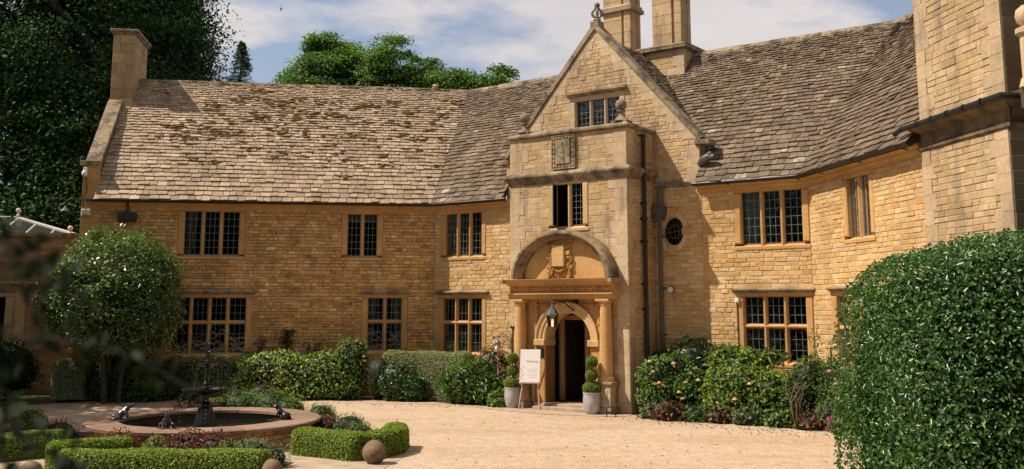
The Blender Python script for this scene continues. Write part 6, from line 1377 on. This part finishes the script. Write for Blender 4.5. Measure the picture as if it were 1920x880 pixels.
# ------------------------------------------------------------------ by the door
def topiary_pot(loc, lab):
    rt_ = empty('topiary_pot', loc, lab, 'planter', 'tiered topiary pots either side of the door')
    mb = MB(); mb.lathe((0, 0, 0), [(0.155, 0), (0.17, 0.02), (0.205, 0.12), (0.225, 0.27), (0.225, 0.36), (0.215, 0.46), (0.215, 0.49), (0.225, 0.50), (0.225, 0.53), (0.20, 0.53), (0.195, 0.48), (0.0, 0.47)], 28, (1, 1, 1))
    shade_auto(mb.build('pot', M['zinc'], rt_, world=False))
    mb = MB(); mb.tube([(0, 0, 0.45), (0.01, 0, 0.9), (0, 0, 1.4)], 0.02, 7); mb.build('stem', M['bark'], rt_, world=False)
    for c_, rd, n_ in (((0, 0, 0.63), (0.23, 0.22, 0.14), 2600), ((0, 0, 0.95), (0.155, 0.15, 0.12), 1600), ((0.01, 0, 1.28), (0.15, 0.145, 0.13), 1600)):
        p_, q_ = ell(c_, rd, n_, 3, 2.6, 0.05, 0.85); v, f, c = join([leaves(p_, q_, 0.03, 0.6, PL['box'][1:]+PL['mid'][:1], 0.6), core(c_, rd, 3, 2.6, 0.05, scale=0.85, zmin=0.4)]); mesh_np('foliage_ball', v, f, c, M['leaf'], rt_)
    return rt_
pr = topiary_pot((2.0, 25.55, 0.008), 'grey barrel pot with three tier topiary right of the door step'); 
pl_ = copy_tree(pr); pl_.location = (0.02, 27.15, 0.008); pl_.rotation_euler = (0, 0, 2); pl_['label'] = 'grey barrel pot with three tier topiary left of the door, behind the easel'
es = empty('easel_sign', (0.48, 26.75, 0.008), 'white welcome board on a pale wooden easel in front of the left column', 'sign', rz=R(-14))
mb = MB()
for s_ in (-1, 1): mb.tube([(s_*0.28, -0.14, 0), (s_*0.10, 0.13, 1.50)], 0.018, 6)
mb.tube([(0, 0.45, 0), (0, 0.15, 1.48)], 0.016, 6); mb.box(Fr(V(0, 0, 0), V(1, 0, 0), V(0, -1, 0)), -0.30, 0.30, 0.0, 0.10, 0.66, 0.685); mb.build('easel', M['pinewood'], es, world=False)
tl_ = math.atan2(0.14, 0.85); BF = Fr(V(0, 0, 0), V(1, 0, 0), V(0, -1, 0))
def bp(t, o_, z): return V(t, -0.085+(z-0.69)*0.17-o_, z)
mb = MB(); P = [bp(t, o_, z) for o_ in (0, 0.012) for t, z in ((-0.27, 0.69), (0.27, 0.69), (0.27, 1.53), (-0.27, 1.53))]; mb.add(P, [[0, 1, 2, 3], [7, 6, 5, 4], [0, 4, 5, 1], [1, 5, 6, 2], [2, 6, 7, 3], [3, 7, 4, 0]]); brd = mb.build('board', M['white'], es, world=False)
tx = bpy.data.curves.new('lettering', 'FONT'); tx.body = 'Welcome'; tx.size = 0.085; tx.align_x = 'CENTER'; tx.extrude = 0.0008; to = bpy.data.objects.new('lettering', tx); COL.objects.link(to); to.parent = brd
to.parent = None; tx.shear = 0.35; me_ = bpy.data.meshes.new_from_object(to); bpy.data.objects.remove(to); me_.materials.append(M['ink']); to = bpy.data.objects.new('lettering', me_); COL.objects.link(to); to.parent = brd
to.location = tuple(bp(0.04, 0.0145, 1.20)); to.rotation_euler = (R(90)-math.atan(0.17), 0, 0)
mb = MB()
for k, (z, w_) in enumerate(((1.02, 0.17), (0.96, 0.12), (0.87, 0.15), (0.81, 0.1))):
    mb.tube([bp(0.06-w_+2*w_*q/14, 0.0135, z+0.006*math.sin(q*2.1)) for q in range(15)], 0.0018, 4)
for k in range(16):
    z = 0.74+k*0.022; x_ = -0.24+0.03*math.sin(k*1.3); mb.ball(bp(x_+random.uniform(0, .05), 0.0135, z), 0.014, 6, sc=(1, 0.12, random.uniform(.5, 1.4)))
mb.build('printed_motif', M['ink'], brd, world=False)
bs = empty('boot_scraper', (2.42, 24.95, 0.0), 'small black iron boot scraper on the gravel by the right pedestal', 'boot scraper', rz=R(-15))
mb = MB()
for s_ in (-1, 1):
    mb = MB(); mb.tube([(s_*0.11, -0.06, 0), (s_*0.11, 0.0, 0.05), (s_*0.11, 0, 0.17)], 0.012, 6); mb.tube([(s_*0.11, 0.06, 0), (s_*0.11, 0, 0.05)], 0.012, 6); mb.ball((s_*0.11, 0, .175), 0.02, 7); mb.build('post', M['black'], bs, world=False)
mb = MB(); mb.box(BF, -0.11, 0.11, -0.004, 0.004, 0.07, 0.12); mb.build('blade', M['black'], bs, world=False)
bd = empty('bird', (-14.4, 60, 21.0), 'tiny dark bird high in the sky above the left ridge', 'bird')
organic('body', [[((-.05, 0, 0), .02), ((0, 0, 0), .045), ((.1, 0, .01), .02)], [((0, 0, .02), .03), ((-.02, .02, .14), .02), ((-.05, .02, .26), .008)], [((0, 0, -.02), .03), ((-.02, .02, -.12), .02), ((-.05, .02, -.2), .008)]], M['bird'], bd, 0.015)
# ------------------------------------------------------------------ near branch, out of focus, at the left edge
NB = empty('overhanging_branch', (-2.2, 0.6, 0), 'dark blurred leafy branches reaching in from the left edge close to the viewer', 'tree')
mb = MB(); mb.tube([(-2.2, 0.6, 0), (-2.15, 0.65, 1.5), (-2.1, 0.7, 3.4)], [0.09, 0.07, 0.04], 10)
P = []
# each branch: distance forward, (sideways, height) points, leaf spread, number of leaves
for Y, pa, w_, n_ in (
        (1.38, [(-0.754, 2.767), (-0.702, 2.73), (-0.658, 2.712), (-0.632, 2.701)], 0.0148, 34),
        (1.45, [(-0.699, 2.718), (-0.637, 2.687), (-0.59, 2.641)], 0.0109, 10),
        (1.52, [(-0.83, 2.64), (-0.749, 2.619), (-0.684, 2.611), (-0.619, 2.603), (-0.545, 2.575), (-0.472, 2.534)], 0.0073, 30),
        (1.42, [(-0.776, 2.519), (-0.7, 2.489), (-0.654, 2.466), (-0.593, 2.437)], 0.0183, 40),
        (1.58, [(-0.863, 2.444), (-0.762, 2.419), (-0.66, 2.393)], 0.0237, 44),
        (1.48, [(-0.809, 2.569), (-0.753, 2.549), (-0.721, 2.529)], 0.0111, 10),
        ):
    pts_ = [V(-2.12, 0.68, pa[0][1]+0.05)]+[V(x, Y, z) for x, z in pa]
    mb.tube(pts_, [0.006]+[0.0022]*len(pa), 6)
    for _ in range(n_):
        i = random.randrange(len(pa)-1); q = random.random(); P.append(V(pa[i][0]+(pa[i+1][0]-pa[i][0])*q+random.gauss(0, w_), Y+random.gauss(0, 0.03), pa[i][1]+(pa[i+1][1]-pa[i][1])*q+random.gauss(0, w_)))
mb.build('branch', simple('dark_bark', (0.012, 0.010, 0.008), 0.9), NB)
P = np.array(P); v, f, c = leaves(P, np.tile(V(0, -1, 0.3), (len(P), 1)), 0.030, 0.45, [(0.012, 0.024, 0.010), (0.009, 0.018, 0.008)], 0.8, k=6); mesh_np('foliage', v, f, c, M['leaf_matt'], NB, world=True)  # near-black leaf colour holds the shade the branch hangs in
